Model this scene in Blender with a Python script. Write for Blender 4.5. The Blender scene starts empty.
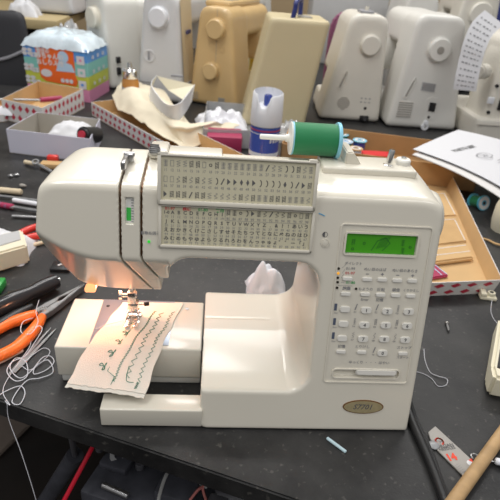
import bpy, bmesh, math, random
import numpy as np
from mathutils import Vector, Matrix, Euler, noise
random.seed(7)
S = bpy.context.scene
COL = S.collection
PI = math.pi

# ------------------------------------------------------------------ camera
PITCH, ROLL, YAW, FPX, CH = math.radians(30), math.radians(4.8), math.radians(5), 510.0, 0.45
CAM = Vector((-0.10548, -0.38265, CH))
fw = Vector((math.sin(YAW)*math.cos(PITCH), math.cos(YAW)*math.cos(PITCH), -math.sin(PITCH)))
rr = Vector((math.cos(YAW), -math.sin(YAW), 0))
uu = Vector((math.sin(YAW)*math.sin(PITCH), math.cos(YAW)*math.sin(PITCH), math.cos(PITCH)))
RX = rr*math.cos(ROLL) + uu*math.sin(ROLL)
UX = uu*math.cos(ROLL) - rr*math.sin(ROLL)

def at(x, y, X=None, Y=None, Z=None):
    """where the line of sight through a picture point meets a plane of the room"""
    d = fw + RX*((x-250)/FPX) - UX*((y-250)/FPX)
    if X is not None: k = (X-CAM.x)/d.x
    elif Y is not None: k = (Y-CAM.y)/d.y
    else: k = (Z-CAM.z)/d.z
    return CAM + d*k

cd = bpy.data.cameras.new('camera')
cam = bpy.data.objects.new('camera', cd); COL.objects.link(cam)
M = Matrix((RX, UX, -fw)).transposed().to_4x4(); M.translation = CAM
cam.matrix_world = M
cd.sensor_width = 36; cd.lens = 36*FPX/500; cd.clip_start = .02
cd.dof.use_dof = True; cd.dof.focus_distance = .52; cd.dof.aperture_fstop = 13
S.camera = cam

# ------------------------------------------------------------------ materials
def mat(name, col, rough=.5, metal=0, bump=0, bscale=60, var=0, vscale=12, emit=None, est=1, trans=0, coat=0, sheen=0, alpha=1, spec=.5):
    m = bpy.data.materials.new(name); m.use_nodes = True
    nt = m.node_tree; b = nt.nodes['Principled BSDF']
    c = (col[0], col[1], col[2], 1)
    b.inputs['Base Color'].default_value = c
    b.inputs['Roughness'].default_value = rough
    b.inputs['Metallic'].default_value = metal
    b.inputs['Transmission Weight'].default_value = trans
    b.inputs['Coat Weight'].default_value = coat
    b.inputs['Coat Roughness'].default_value = .08
    b.inputs['Sheen Weight'].default_value = sheen
    b.inputs['Alpha'].default_value = alpha
    b.inputs['Specular IOR Level'].default_value = spec
    if emit:
        b.inputs['Emission Color'].default_value = (*emit, 1); b.inputs['Emission Strength'].default_value = est
    tc = nt.nodes.new('ShaderNodeTexCoord')
    if var:
        n = nt.nodes.new('ShaderNodeTexNoise'); n.inputs['Scale'].default_value = vscale; n.inputs['Detail'].default_value = 5
        nt.links.new(tc.outputs['Object'], n.inputs['Vector'])
        r = nt.nodes.new('ShaderNodeValToRGB')
        r.color_ramp.elements[0].position = .3; r.color_ramp.elements[1].position = .72
        r.color_ramp.elements[0].color = tuple(max(0, v*(1-var)) for v in col)+(1,)
        r.color_ramp.elements[1].color = tuple(min(1, v*(1+var)) for v in col)+(1,)
        nt.links.new(n.outputs['Fac'], r.inputs['Fac']); nt.links.new(r.outputs['Color'], b.inputs['Base Color'])
    if bump:
        n = nt.nodes.new('ShaderNodeTexNoise'); n.inputs['Scale'].default_value = bscale; n.inputs['Detail'].default_value = 3
        nt.links.new(tc.outputs['Object'], n.inputs['Vector'])
        bp = nt.nodes.new('ShaderNodeBump'); bp.inputs['Strength'].default_value = bump; bp.inputs['Distance'].default_value = .002
        nt.links.new(n.outputs['Fac'], bp.inputs['Height']); nt.links.new(bp.outputs['Normal'], b.inputs['Normal'])
    return m

mt = {}
def defm(k, *a, **kw): mt[k] = mat(k, *a, **kw)
defm('cream', (.74,.70,.60), .26, coat=.45, var=.015, vscale=9)
defm('cream_dull', (.70,.69,.64), .4, var=.02, vscale=30)
defm('button', (.80,.78,.72), .35)
defm('panel', (.66,.65,.61), .42)
defm('chart', (.62,.58,.42), .5, var=.03)
defm('chart_yellow', (.70,.62,.36), .5)
defm('ink', (.12,.12,.12), .6)
defm('ink_grey', (.25,.25,.26), .6)
defm('ink_red', (.62,.05,.06), .6)
defm('ink_green', (.03,.38,.10), .6)
defm('ink_blue', (.09,.11,.16), .6)
defm('ink_sky', (.1,.42,.7), .5)
defm('lcd', (.05,.30,.008), .3, emit=(.1,.5,.01), est=.06)
defm('lcd_ink', (.02,.16,.02), .4)
defm('led_off', (.02,.015,.01), .3)
defm('led_amber', (.9,.45,.03), .3, emit=(1,.4,.02), est=.5)
defm('led_green', (.02,.5,.03), .3, emit=(.02,.7,.05), est=.5)
defm('badge', (.50,.42,.24), .3, metal=.4, var=.1, vscale=200)
defm('badge_rim', (.18,.09,.03), .35)
defm('dark_gap', (.03,.025,.02), .4)
defm('copper', (.12,.065,.035), .3, metal=.8, var=.5, vscale=60)
defm('chrome', (.75,.74,.72), .18, metal=1)
defm('steel', (.42,.42,.42), .3, metal=.9, var=.15, vscale=80)
defm('plate', (.42,.47,.56), .3, metal=.7)
defm('black', (.015,.015,.016), .4)
defm('black_gloss', (.02,.02,.022), .22, bump=.1)
defm('white_spool', (.80,.80,.76), .35)
defm('sky_flange', (.25,.60,.75), .4)
defm('green_label', (.05,.55,.08), .4)
defm('lamp_glow', (1,.5,.2), .4, emit=(1,.42,.18), est=1.2)
defm('lamp_cover', (.72,.70,.66), .35, coat=.2)
defm('fabric', (.80,.75,.66), .9, bump=.2, bscale=900, sheen=.2)
defm('fabric_cream', (.76,.68,.52), .9, bump=.35, bscale=300, var=.05)
defm('stitch', (.02,.22,.13), .8)
defm('thread_white', (.62,.62,.66), .7)
defm('orange', (.85,.17,.02), .38, coat=.2)
defm('red_grip', (.62,.03,.02), .38, coat=.2)
defm('white_paper', (.66,.66,.68), .8, bump=.25, bscale=30)
defm('white_plastic', (.74,.75,.78), .35)
defm('ivory', (.74,.69,.53), .45, var=.03)
defm('tan', (.60,.42,.20), .38, var=.05, vscale=15, coat=.2)
defm('beige_case', (.56,.48,.30), .5, var=.02, bump=.1, bscale=400)
defm('cool_white', (.62,.62,.62), .4, var=.03)
defm('beige_side', (.66,.55,.36), .45, var=.03)
defm('off_white', (.66,.63,.56), .42, var=.03)
defm('clean_white', (.68,.67,.63), .4, var=.03)
defm('grille', (.30,.28,.25), .6)
defm('cardboard', (.52,.33,.15), .85, var=.08, vscale=25, bump=.15, bscale=200)
defm('cardboard_in', (.58,.38,.18), .8, var=.05, vscale=20)
defm('carton', (.42,.24,.10), .85, var=.1, vscale=18)
defm('card_white', (.70,.68,.66), .6, var=.03)
defm('grey_card', (.40,.37,.32), .8, var=.05)
defm('candy_red', (.50,.03,.06), .5)
defm('candy_pink', (.62,.36,.30), .6)
defm('lilac_white', (.60,.60,.70), .6, var=.02)
defm('grey', (.28,.28,.30), .5)
defm('mid_grey', (.45,.45,.45), .5, var=.05)
defm('chair_grey', (.045,.045,.05), .45, bump=.1, bscale=500)
defm('blue_pack', (.10,.32,.75), .35)
defm('teal_pack', (.22,.55,.50), .35)
defm('lime_pack', (.55,.60,.08), .35)
defm('pink_pack', (.70,.28,.45), .35)
defm('orange_pack', (.80,.14,.02), .35)
defm('wrap', (.66,.76,.82), .22, bump=.6, bscale=40, var=.2, vscale=20, coat=.5)
defm('pale_blue', (.45,.62,.80), .35)
defm('bag', (.62,.62,.62), .25, bump=.5, bscale=40, trans=.35, var=.15, vscale=30)
defm('clear_tray', (.55,.56,.57), .15, trans=.45, var=.1)
defm('white_bag', (.82,.82,.86), .4, bump=.4, bscale=40)
defm('amber', (.45,.20,.04), .2, coat=.6)
defm('navy', (.02,.03,.16), .35)
defm('can_blue', (.03,.06,.30), .25, coat=.4)
defm('magenta', (.36,.03,.09), .45)
defm('yellow', (.72,.50,.05), .45)
defm('purple', (.25,.08,.16), .7, bump=.3)
defm('brown_wall', (.42,.31,.18), .8, var=.08, vscale=3)
defm('grey_shelf', (.48,.49,.50), .5)
defm('bench_wood', (.48,.38,.20), .5)
defm('green_plastic', (.02,.30,.05), .35)
defm('wood', (.45,.29,.14), .55, var=.2, vscale=40, bump=.15)
defm('pale_wood', (.62,.52,.36), .6, var=.05)
defm('pink_wood', (.68,.48,.38), .6, var=.05)
defm('teal_blue', (.10,.45,.62), .4)
defm('pale_cyan', (.55,.72,.78), .4)
defm('red_cloth', (.60,.02,.02), .7)
defm('silver_pack', (.36,.34,.31), .4, metal=.2, bump=.2)
defm('red_ink', (.85,.07,.03), .5)
defm('chassis', (.06,.062,.075), .5, var=.3, vscale=40)
defm('chassis_light', (.09,.09,.10), .45)
defm('cable_grey', (.35,.35,.34), .5)
defm('cable_red', (.55,.0,.02), .4)
defm('cable_pink', (.5,.16,.14), .5)
defm('brown_box', (.20,.16,.13), .8, var=.1)
defm('floor', (.014,.009,.006), .6, var=.5, vscale=6)

def green_thread_mat():
    m = mat('green_thread', (.005,.22,.07), .55, sheen=.3); nt = m.node_tree
    tc = nt.nodes.new('ShaderNodeTexCoord'); w = nt.nodes.new('ShaderNodeTexWave')
    w.wave_type = 'BANDS'; w.bands_direction = 'X'; w.inputs['Scale'].default_value = 700; w.inputs['Distortion'].default_value = 1
    nt.links.new(tc.outputs['Object'], w.inputs['Vector'])
    bp = nt.nodes.new('ShaderNodeBump'); bp.inputs['Strength'].default_value = .5; bp.inputs['Distance'].default_value = .0004
    nt.links.new(w.outputs['Fac'], bp.inputs['Height']); nt.links.new(bp.outputs['Normal'], nt.nodes['Principled BSDF'].inputs['Normal'])
    return m
mt['green_thread'] = green_thread_mat()

def table_mat():
    m = mat('table_top', (.03,.032,.036), .42, bump=.12, bscale=350); nt = m.node_tree; b = nt.nodes['Principled BSDF']
    tc = nt.nodes.new('ShaderNodeTexCoord')
    n = nt.nodes.new('ShaderNodeTexNoise'); n.inputs['Scale'].default_value = 9; n.inputs['Detail'].default_value = 8; n.inputs['Roughness'].default_value = .65
    nt.links.new(tc.outputs['Object'], n.inputs['Vector'])
    r = nt.nodes.new('ShaderNodeValToRGB'); e = r.color_ramp.elements
    e[0].position = .38; e[0].color = (.007,.0072,.008,1); e[1].position = .70; e[1].color = (.040,.039,.038,1)
    nt.links.new(n.outputs['Fac'], r.inputs['Fac'])
    n2 = nt.nodes.new('ShaderNodeTexNoise'); n2.inputs['Scale'].default_value = 130; n2.inputs['Detail'].default_value = 6
    nt.links.new(tc.outputs['Object'], n2.inputs['Vector'])
    r2 = nt.nodes.new('ShaderNodeValToRGB'); f = r2.color_ramp.elements
    f[0].position = .62; f[0].color = (0,0,0,1); f[1].position = .76; f[1].color = (.16,.15,.13,1)
    nt.links.new(n2.outputs['Fac'], r2.inputs['Fac'])
    mx = nt.nodes.new('ShaderNodeMix'); mx.data_type = 'RGBA'; mx.blend_type = 'ADD'; mx.inputs['Factor'].default_value = .5
    nt.links.new(r.outputs['Color'], mx.inputs['A']); nt.links.new(r2.outputs['Color'], mx.inputs['B'])
    nt.links.new(mx.outputs['Result'], b.inputs['Base Color'])
    r3 = nt.nodes.new('ShaderNodeMapRange'); r3.inputs['To Min'].default_value = .32; r3.inputs['To Max'].default_value = .6
    nt.links.new(n.outputs['Fac'], r3.inputs['Value']); nt.links.new(r3.outputs['Result'], b.inputs['Roughness'])
    return m
mt['table'] = table_mat()

# ------------------------------------------------------------------ mesh helpers
def link(name, me, parent=None, loc=None, rot=None):
    o = bpy.data.objects.new(name, me); COL.objects.link(o)
    if parent: o.parent = parent
    if loc is not None: o.location = loc
    if rot is not None: o.rotation_euler = rot
    return o
def tag(o, label, cat, group=None, kind=None):
    if label: o['label'] = label
    if cat: o['category'] = cat
    if group: o['group'] = group
    if kind: o['kind'] = kind
    return o
def thing(name, label, cat, loc=(0,0,0), rz=0, group=None):
    return tag(link(name, None, None, loc, (0,0,rz)), label, cat, group)

class MB:
    def __init__(s): s.bm = bmesh.new(); s.mats = []; s.cur = 0
    def m(s, k):
        if k not in s.mats: s.mats.append(k)
        s.cur = s.mats.index(k); return s
    def _new(s, geo_faces):
        for f in geo_faces: f.material_index = s.cur
    def poly(s, pts):
        vs = [s.bm.verts.new(p) for p in pts]
        f = s.bm.faces.new(vs); f.material_index = s.cur; return f
    def grid(s, rows, closed=False):
        vs = [[s.bm.verts.new(p) for p in r] for r in rows]
        n = len(rows[0])
        for i in range(len(rows)-1):
            for j in range(n if closed else n-1):
                k = (j+1) % n
                f = s.bm.faces.new((vs[i][j], vs[i][k], vs[i+1][k], vs[i+1][j])); f.material_index = s.cur; f.smooth = True
        return vs
    def box(s, lo, hi, mtx=None, bev=0, seg=2):
        lo = Vector(lo); hi = Vector(hi)
        t = bmesh.new(); bmesh.ops.create_cube(t, size=1)
        for v in t.verts: v.co = Vector([(lo[i]+hi[i])/2 + v.co[i]*(hi[i]-lo[i]) for i in range(3)])
        if bev: bmesh.ops.bevel(t, geom=list(t.edges), offset=bev, segments=seg, affect='EDGES', profile=.5)
        s.merge(t, mtx); return s
    def cyl(s, p0, p1, r0, r1=None, n=24, bev=0, cap=True):
        r1 = r0 if r1 is None else r1
        p0 = Vector(p0); p1 = Vector(p1); d = p1-p0; L = d.length
        t = bmesh.new(); bmesh.ops.create_cone(t, cap_ends=cap, segments=n, radius1=r0, radius2=r1, depth=L)
        if bev:
            es = [e for e in t.edges if abs(abs(e.verts[0].co.z)-L/2) < 1e-6 and abs(e.verts[0].co.z-e.verts[1].co.z) < 1e-6]
            bmesh.ops.bevel(t, geom=es, offset=bev, segments=3, affect='EDGES')
        q = Vector((0,0,1)).rotation_difference(d.normalized()).to_matrix().to_4x4()
        s.merge(t, Matrix.Translation((p0+p1)/2) @ q); return s
    def lathe(s, prof, p=(0,0,0), axis=(0,0,1), n=32):
        q = Vector((0,0,1)).rotation_difference(Vector(axis).normalized()).to_matrix()
        P = Vector(p); rows = []
        for r, z in prof:
            rows.append([P + q @ Vector((r*math.cos(2*PI*k/n), r*math.sin(2*PI*k/n), z)) for k in range(n)])
        s.grid(rows, True); return s
    def sphere(s, c, r, sc=(1,1,1), n=16):
        t = bmesh.new(); bmesh.ops.create_uvsphere(t, u_segments=n, v_segments=n//2+2, radius=r)
        for v in t.verts: v.co = Vector((v.co.x*sc[0], v.co.y*sc[1], v.co.z*sc[2]))
        for f in t.faces: f.smooth = True
        s.merge(t, Matrix.Translation(c)); return s
    def tube(s, pts, r, n=8, smooth=True):
        pts = [Vector(p) for p in pts]
        if smooth: pts = spline(pts, 6)
        rs = r if callable(r) else (lambda t: r)
        rows = []; up = Vector((.123,.2,1)).normalized(); N = len(pts)
        for i, p in enumerate(pts):
            d = (pts[min(i+1,N-1)] - pts[max(i-1,0)]).normalized()
            a = d.cross(up)
            if a.length < 1e-4: a = d.cross(Vector((1,0,0)))
            a.normalize(); b = d.cross(a); up = b*-1 if b.dot(up) < 0 else b
            a = d.cross(up).normalized(); b = up
            rad = rs(i/(N-1))
            rows.append([p + a*rad*math.cos(2*PI*k/n) + b*rad*math.sin(2*PI*k/n) for k in range(n)])
        vs = s.grid(rows, True)
        for r_ in (vs[0], vs[-1]):
            try: f = s.bm.faces.new(r_); f.material_index = s.cur
            except ValueError: pass
        return s
    def prism(s, pts2, z0, z1, mtx=None, bev=0, seg=2):
        t = bmesh.new()
        vs = [t.verts.new((p[0], p[1], z0)) for p in pts2]
        f = t.faces.new(vs)
        e = bmesh.ops.extrude_face_region(t, geom=[f])
        bmesh.ops.translate(t, verts=[v for v in e['geom'] if isinstance(v, bmesh.types.BMVert)], vec=(0,0,z1-z0))
        bmesh.ops.recalc_face_normals(t, faces=t.faces)
        if bev: bmesh.ops.bevel(t, geom=list(t.edges), offset=bev, segments=seg, affect='EDGES')
        s.merge(t, mtx); return s
    def merge(s, t, mtx=None):
        if mtx is not None: bmesh.ops.transform(t, matrix=mtx, verts=t.verts)
        mp = {}
        for v in t.verts: mp[v] = s.bm.verts.new(v.co)
        for f in t.faces:
            try: g = s.bm.faces.new([mp[v] for v in f.verts])
            except ValueError: continue
            g.material_index = s.cur; g.smooth = f.smooth
        t.free()
    def text(s, st, size, mtx, thick=0, align='CENTER', bold=0, sx=1):
        me = text_mesh(st, bold, align)
        vs = [s.bm.verts.new(mtx @ Vector((v[0]*size*sx, v[1]*size, thick))) for v in me[0]]
        for p in me[1]:
            try: f = s.bm.faces.new([vs[i] for i in p]); f.material_index = s.cur
            except ValueError: pass
        return s
    def stroke(s, pts, w, mtx, h=.0001):
        """flat line of ink in the xy plane of mtx"""
        for a, b in zip(pts, pts[1:]):
            a = Vector((a[0],a[1],h)); b = Vector((b[0],b[1],h)); d = b-a
            if d.length < 1e-7: continue
            n = Vector((-d.y, d.x, 0)).normalized()*w/2; e = d.normalized()*w*.3
            s.poly([mtx @ q for q in (a-e-n, b+e-n, b+e+n, a-e+n)])
        return s
    def build(s, name, parent=None, loc=None, rot=None, smooth=35, mats=None):
        me = bpy.data.meshes.new(name); s.bm.normal_update(); s.bm.to_mesh(me); s.bm.free()
        for k in s.mats: me.materials.append(mt[k])
        if smooth:
            me.polygons.foreach_set('use_smooth', [True]*len(me.polygons))
            me.set_sharp_from_angle(angle=math.radians(smooth))
        return link(name, me, parent, loc, rot)

def spline(P, k):
    out = []
    n = len(P)
    for i in range(n-1):
        p0, p1, p2, p3 = P[max(i-1,0)], P[i], P[i+1], P[min(i+2,n-1)]
        for j in range(k):
            t = j/k
            out.append(.5*((2*p1) + (p2-p0)*t + (2*p0-5*p1+4*p2-p3)*t*t + (3*p1-p0-3*p2+p3)*t**3))
    out.append(P[-1]); return out

_tc = {}
def text_mesh(st, bold=0, align='CENTER'):
    key = (st, bold, align)
    if key not in _tc:
        c = bpy.data.curves.new('lettering', 'FONT'); c.body = st; c.size = 1; c.align_x = align; c.align_y = 'CENTER'
        c.resolution_u = 2; c.offset = bold
        o = bpy.data.objects.new('lettering', c); COL.objects.link(o)
        dg = bpy.context.evaluated_depsgraph_get(); dg.update()
        me = o.evaluated_get(dg).to_mesh()
        _tc[key] = ([tuple(v.co) for v in me.vertices], [tuple(p.vertices) for p in me.polygons])
        bpy.data.objects.remove(o); bpy.data.curves.remove(c)
    return _tc[key]

# ------------------------------------------------------------------ smooth solid shapes
def smin(a, b, k):
    h = np.clip(.5+.5*(b-a)/k, 0, 1)
    return b*(1-h)+a*h-k*h*(1-h)
def smax(a, b, k): return -smin(-a, -b, k)
def rbox2(x, z, x0, x1, z0, z1, r):
    qx = np.abs(x-(x0+x1)/2)-(x1-x0)/2+r; qz = np.abs(z-(z0+z1)/2)-(z1-z0)/2+r
    return np.sqrt(np.maximum(qx,0)**2+np.maximum(qz,0)**2)+np.minimum(np.maximum(qx,qz),0)-r
def solid(name, f, lo, hi, h, mk, parent=None, smooth=40, loc=None, rot=None):
    ax = [np.arange(lo[i]-1.5*h, hi[i]+2.5*h, h, dtype=np.float32) for i in range(3)]
    V = f(ax[0][:,None,None], ax[1][None,:,None], ax[2][None,None,:]).astype(np.float32)
    V = np.broadcast_to(V, [len(a) for a in ax])
    I = V < 0
    cnt = np.zeros([n-1 for n in I.shape], np.int8)
    for a in (0,1):
        for b in (0,1):
            for c in (0,1):
                cnt += I[a:I.shape[0]-1+a, b:I.shape[1]-1+b, c:I.shape[2]-1+c]
    act = (cnt > 0) & (cnt < 8)
    ci = np.argwhere(act); vid = -np.ones(act.shape, np.int64); vid[act] = np.arange(len(ci))
    acc = np.zeros((len(ci),3)); w = np.zeros(len(ci))
    for axn in range(3):
        o1, o2 = [q for q in range(3) if q != axn]
        for a in (0,1):
            for b in (0,1):
                p = ci.copy(); p[:,o1] += a; p[:,o2] += b; q = p.copy(); q[:,axn] += 1
                fa = V[p[:,0],p[:,1],p[:,2]]; fb = V[q[:,0],q[:,1],q[:,2]]
                cr = (fa < 0) != (fb < 0)
                t = np.where(cr, fa/np.where(cr, fa-fb, 1), 0)
                pos = p.astype(float); pos[:,axn] += t
                acc[cr] += pos[cr]; w[cr] += 1
    P = acc/np.maximum(w,1)[:,None]
    P = np.stack([ax[i][0] + P[:,i]*h for i in range(3)], 1)
    def F(P): return f(P[:,0], P[:,1], P[:,2])
    e = h*.15
    for _ in range(3):
        v = F(P); g = np.stack([(F(P+np.eye(3)[i]*e)-F(P-np.eye(3)[i]*e))/(2*e) for i in range(3)], 1)
        st = v[:,None]*g/np.maximum((g*g).sum(1), .3)[:,None]
        l = np.linalg.norm(st, axis=1); st *= np.minimum(1, .4*h/np.maximum(l,1e-9))[:,None]
        P = P - st
    Q = []
    for axn in range(3):
        o1, o2 = (axn+1)%3, (axn+2)%3
        sl0 = [slice(None)]*3; sl1 = [slice(None)]*3
        sl0[axn] = slice(0,-1); sl1[axn] = slice(1,None)
        A = I[tuple(sl0)]; B = I[tuple(sl1)]
        E = np.argwhere(A != B)
        E = E[(E[:,o1]>0)&(E[:,o2]>0)&(E[:,o1]<I.shape[o1]-1)&(E[:,o2]<I.shape[o2]-1)]
        ins = A[E[:,0],E[:,1],E[:,2]]
        def c(d1, d2):
            q = E.copy(); q[:,o1] -= d1; q[:,o2] -= d2; return vid[q[:,0],q[:,1],q[:,2]]
        q = np.stack([c(1,1), c(0,1), c(0,0), c(1,0)], 1)
        q[~ins] = q[~ins][:, ::-1]
        Q.append(q)
    Q = np.concatenate(Q)
    me = bpy.data.meshes.new(name)
    me.vertices.add(len(P)); me.vertices.foreach_set('co', P.astype(np.float32).ravel())
    me.loops.add(len(Q)*4); me.loops.foreach_set('vertex_index', Q.ravel().astype(np.int32))
    me.polygons.add(len(Q)); me.polygons.foreach_set('loop_start', np.arange(0, len(Q)*4, 4, dtype=np.int32))
    me.update(calc_edges=True); me.validate()
    me.polygons.foreach_set('use_smooth', np.ones(len(me.polygons), bool))
    if smooth: me.set_sharp_from_angle(angle=math.radians(smooth))
    me.materials.append(mt[mk])
    return link(name, me, parent, loc, rot)

# ================================================================== the sewing machine
T = math.tan(math.radians(13)); c13, s13 = math.cos(math.radians(13)), math.sin(math.radians(13))
def LF(X, Z, off=0):
    m = Matrix(((1,0,0),(0,s13,c13),(0,-c13,s13))).transposed().to_4x4()
    m.translation = Vector((X, T*Z, Z)) + Vector((0,-c13,s13))*off
    return m
def lp(x, y):
    d = fw + RX*((x-250)/FPX) - UX*((y-250)/FPX)
    k = (T*CAM.z-CAM.y)/(d.y-T*d.z); p = CAM + d*k
    return p.x, p.z

sm = thing('sewing_machine', 'large cream computerised sewing machine with green display and stitch charts in the foreground', 'sewing machine')
def profile(x, y, z):
    zr = z; zt = z + .0065*np.clip((.105-y)/.09, 0, 1)
    outer = smax(smax(smax(x-.1215, z-.2692, .036), .001-z, .003), -x-.276, .010)
    cut = (-(x+.285)*.92 - (z-.215)*np.where(z < .215, .30, .25))           # the left end tapers in towards the needle
    outer = smax(outer, cut, .008+.022*np.clip((z-.17)/.05, 0, 1))
    outer = smax(outer, -(x+.266)*.75+(z-.2692)*.66, .03)
    z = zt
    throat = rbox2(x, z, -.149, .004, .0545, .1935, .024)
    left = np.maximum(x+.111, z-.1305)
    slab = rbox2(x, z, -.2, -.05, .0545, .14, .001)
    void = np.minimum(np.minimum(throat, np.maximum(x+.111, zr-.117)), rbox2(x, z, -.16, -.03, .0545, .15, .001))
    return smax(outer, -void, .008)
def body(x, y, z, kf=.006):
    p = profile(x, y, z)
    front = (T*z-y)*c13
    back = (y-.201+.226*z)
    left_c = (-(x+.286)*.93 + (y-.06)*.30)            # plan view: head narrows to the back
    p = smax(p, left_c, .006+.024*np.clip((z-.18)/.05, 0, 1))
    zc = .187 + .024*(np.clip(-.205-x, 0, .08)/.058)**2
    lower = (-.806*(y-.0425)-.592*(z-zc))
    top = (z-.2572-.19*(y-.0587))*.98
    p = smax(p, top, .012)
    kk = .004 + (kf-.004)*np.clip((z-.06)/.12, 0, 1)
    d = smax(p, front, kk)
    d = smax(d, lower - np.maximum(0, x+.146)*6, .003)
    return smax(d, back, .012)
def slit(x, y, z, x0, yend):
    xs = x - .33*np.maximum(0, .19-z)
    w = .0013
    return np.maximum(np.maximum(np.abs(xs-x0)-w, y-yend), -z+.1)
def shell_main(x, y, z):
    xs = x - .33*np.maximum(0, .19-z)
    d = np.maximum(body(x,y,z), -(xs+.1716))
    lcd = rbox2(x, z, .0245, .0985, .2008, .2235, .003)
    slot = rbox2(x, z, .0285, .101, .0665, .0762, .0035)
    fr = (T*z-y)*c13
    d = np.maximum(d, -np.maximum(lcd, -fr-.0022))
    d = np.maximum(d, -np.maximum(slot, -fr-.004))
    d = np.maximum(d, -np.maximum(np.maximum(np.abs(y-.128)-.0005, z-.0556), np.maximum(.0535-z, x+.03)))
    return d
solid('machine_body', shell_main, (-.18,-.003,.0), (.123,.207,.272), .0017, 'cream', sm)
def shell_head(x, y, z):
    xs = x - .33*np.maximum(0, .19-z)
    return np.maximum(body(x,y,z), np.maximum(xs+.1937, -1))
solid('head_cover', shell_head, (-.28,.03,.10), (-.16,.155,.272), .0016, 'cream', sm)
def shell_strip(x, y, z):
    xs = x - .33*np.maximum(0, .19-z)
    d = np.maximum(body(x,y,z), np.abs(xs+.18265)-.0087)
    win = rbox2(x, z, -.1875, -.1795, .2215, .2462, .0008)
    return np.maximum(d, -np.maximum(win, (y-T*z)*c13-.004))
solid('thread_strip', shell_strip, (-.195,.03,.10), (-.14,.155,.272), .0013, 'cream', sm)
def core(x, y, z):
    xs = x - .33*np.maximum(0, .19-z)
    return np.maximum(body(x,y,z)+.005, np.abs(xs+.1826)-.016)
solid('inner_plate', core, (-.21,.03,.105), (-.14,.15,.268), .0025, 'copper', sm)

# tension window
b = MB(); b.m('white_spool').box((-.004,-.0125,-.0035),(.004,.0125,-.003), LF(-.1835,.2338))
b.m('green_label').box((-.0036,-.0098,-.003),(.0006,.0028,-.0026), LF(-.1832,.2338))
for k in range(9): b.m('ink_grey').box((.0012,-.011+k*.0026,-.003),(.0032,-.0104+k*.0026,-.0026), LF(-.1835,.2338))
b.build('tension_dial', sm)
# take-up lever at the top of the left slot
b = MB(); p = at(126,166,Z=.272)
b.m('steel').box((-.0022,-.019,-.004),(.0022,.002,.004), Matrix.Translation((-.1915,.094,.2695)), .001)
b.box((-.0045,.002,-.002),(.004,.012,.006), Matrix.Translation((-.189,.095,.268)), .0012)
b.cyl((-.1945,.101,.273),(-.184,.101,.273),.0022)
b.build('take_up_lever', sm)
# printed marks on the head
b = MB(); b.m('ink_grey')
x, z = lp(148,233); b.text('自動糸調子', .0037, LF(x+.0022,z,.0006), bold=.01)
b.build('tension_lettering', sm)
b = MB(); x, z = lp(149,241.5); b.m('led_green').cyl(LF(x,z,-.001).translation, LF(x,z,.0009).translation, .0014, n=14); b.build('tension_light', sm)
# needle-threading diagram printed on the lower head
dn = Vector((0,.592,-.806)).normalized()
def LH(px, py, off=.0007):
    d = fw + RX*((px-250)/FPX) - UX*((py-250)/FPX); n = Vector((0,-.806,-.592))
    k = n.dot(Vector((0,.0425,.187))-CAM)/n.dot(d); p = CAM + d*k
    m = Matrix((Vector((1,0,0)), -dn, n)).transposed().to_4x4(); m.translation = p + n*off; return m
b = MB(); b.m('ink_grey')
for (px,py),pts in (((150,264),[(-.004,0),(0,-.001),(.003,-.0005)]),((153,268),[(-.006,0),(.004,-.0012),(.006,.001)]),((154,274),[(-.006,.001),(-.002,-.001),(.005,.0005)]),((156,279),[(-.005,0),(.001,.0016),(.005,0)]),((157,287),[(-.006,-.001),(-.002,.001),(.003,.0003),(.006,.0015)]),((134,287),[(-.002,-.002),(.0005,.001),(.002,-.001)]),((144,285),[(-.001,-.002),(.001,.002)])):
    b.stroke(pts, .0005, LH(px,py))
b.text('1', .004, LH(149,260)); b.text('2', .003, LH(150,281))
b.build('threading_diagram', sm)

# stitch charts -----------------------------------------------------
GL = ['zig','bars','tri','diam','wave','box','arc','hatch','ring','slash']
def glyph(b, kind, X, Z, w, h, off, F=LF):
    M_ = F(X, Z, off); L = .00032
    if kind == 'zig': b.stroke([((-1)**k*w*.4, h*(.5-k/5)) for k in range(6)], L, M_)
    elif kind == 'bars':
        for k in range(5): b.stroke([(-w*.4,h*(.45-k*.22)),(w*.4,h*(.45-k*.22))], L*1.3, M_)
        b.stroke([(0,h*.5),(0,-h*.5)], L, M_)
    elif kind == 'tri': b.poly([M_ @ Vector(q) for q in ((-w*.4,h*.5,0),(w*.35,0,0),(-w*.4,-h*.5,0))])
    elif kind == 'diam': b.poly([M_ @ Vector(q) for q in ((0,h*.5,0),(-w*.35,0,0),(0,-h*.5,0),(w*.35,0,0))])
    elif kind == 'wave': b.stroke([(w*.35*math.sin(k*1.2), h*(.5-k/9)) for k in range(10)], L*1.2, M_)
    elif kind == 'box': b.stroke([(-w*.35,h*.45),(w*.35,h*.45),(w*.35,-h*.45),(-w*.35,-h*.45),(-w*.35,h*.45)], L, M_)
    elif kind == 'arc': b.stroke([(w*.4*math.cos(a)-w*.1, h*.5*math.sin(a)) for a in [-1.4+k*.4 for k in range(8)]], L*2.2, M_)
    elif kind == 'hatch':
        for k in range(4): b.stroke([(-w*.35,h*(.3-k*.25)),(w*.35,h*(.5-k*.25))], L*1.6, M_)
        b.stroke([(-w*.35,h*.5),(-w*.35,-h*.5)], L, M_); b.stroke([(w*.35,h*.5),(w*.35,-h*.5)], L, M_)
    elif kind == 'ring': b.stroke([(w*.3*math.cos(a), w*.3*math.sin(a)) for a in [k*.9 for k in range(8)]], L*1.8, M_)
    elif kind == 'slash': b.stroke([(-w*.3,-h*.45),(w*.3,h*.45)], L*3, M_)
R = random.Random(3)
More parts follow.
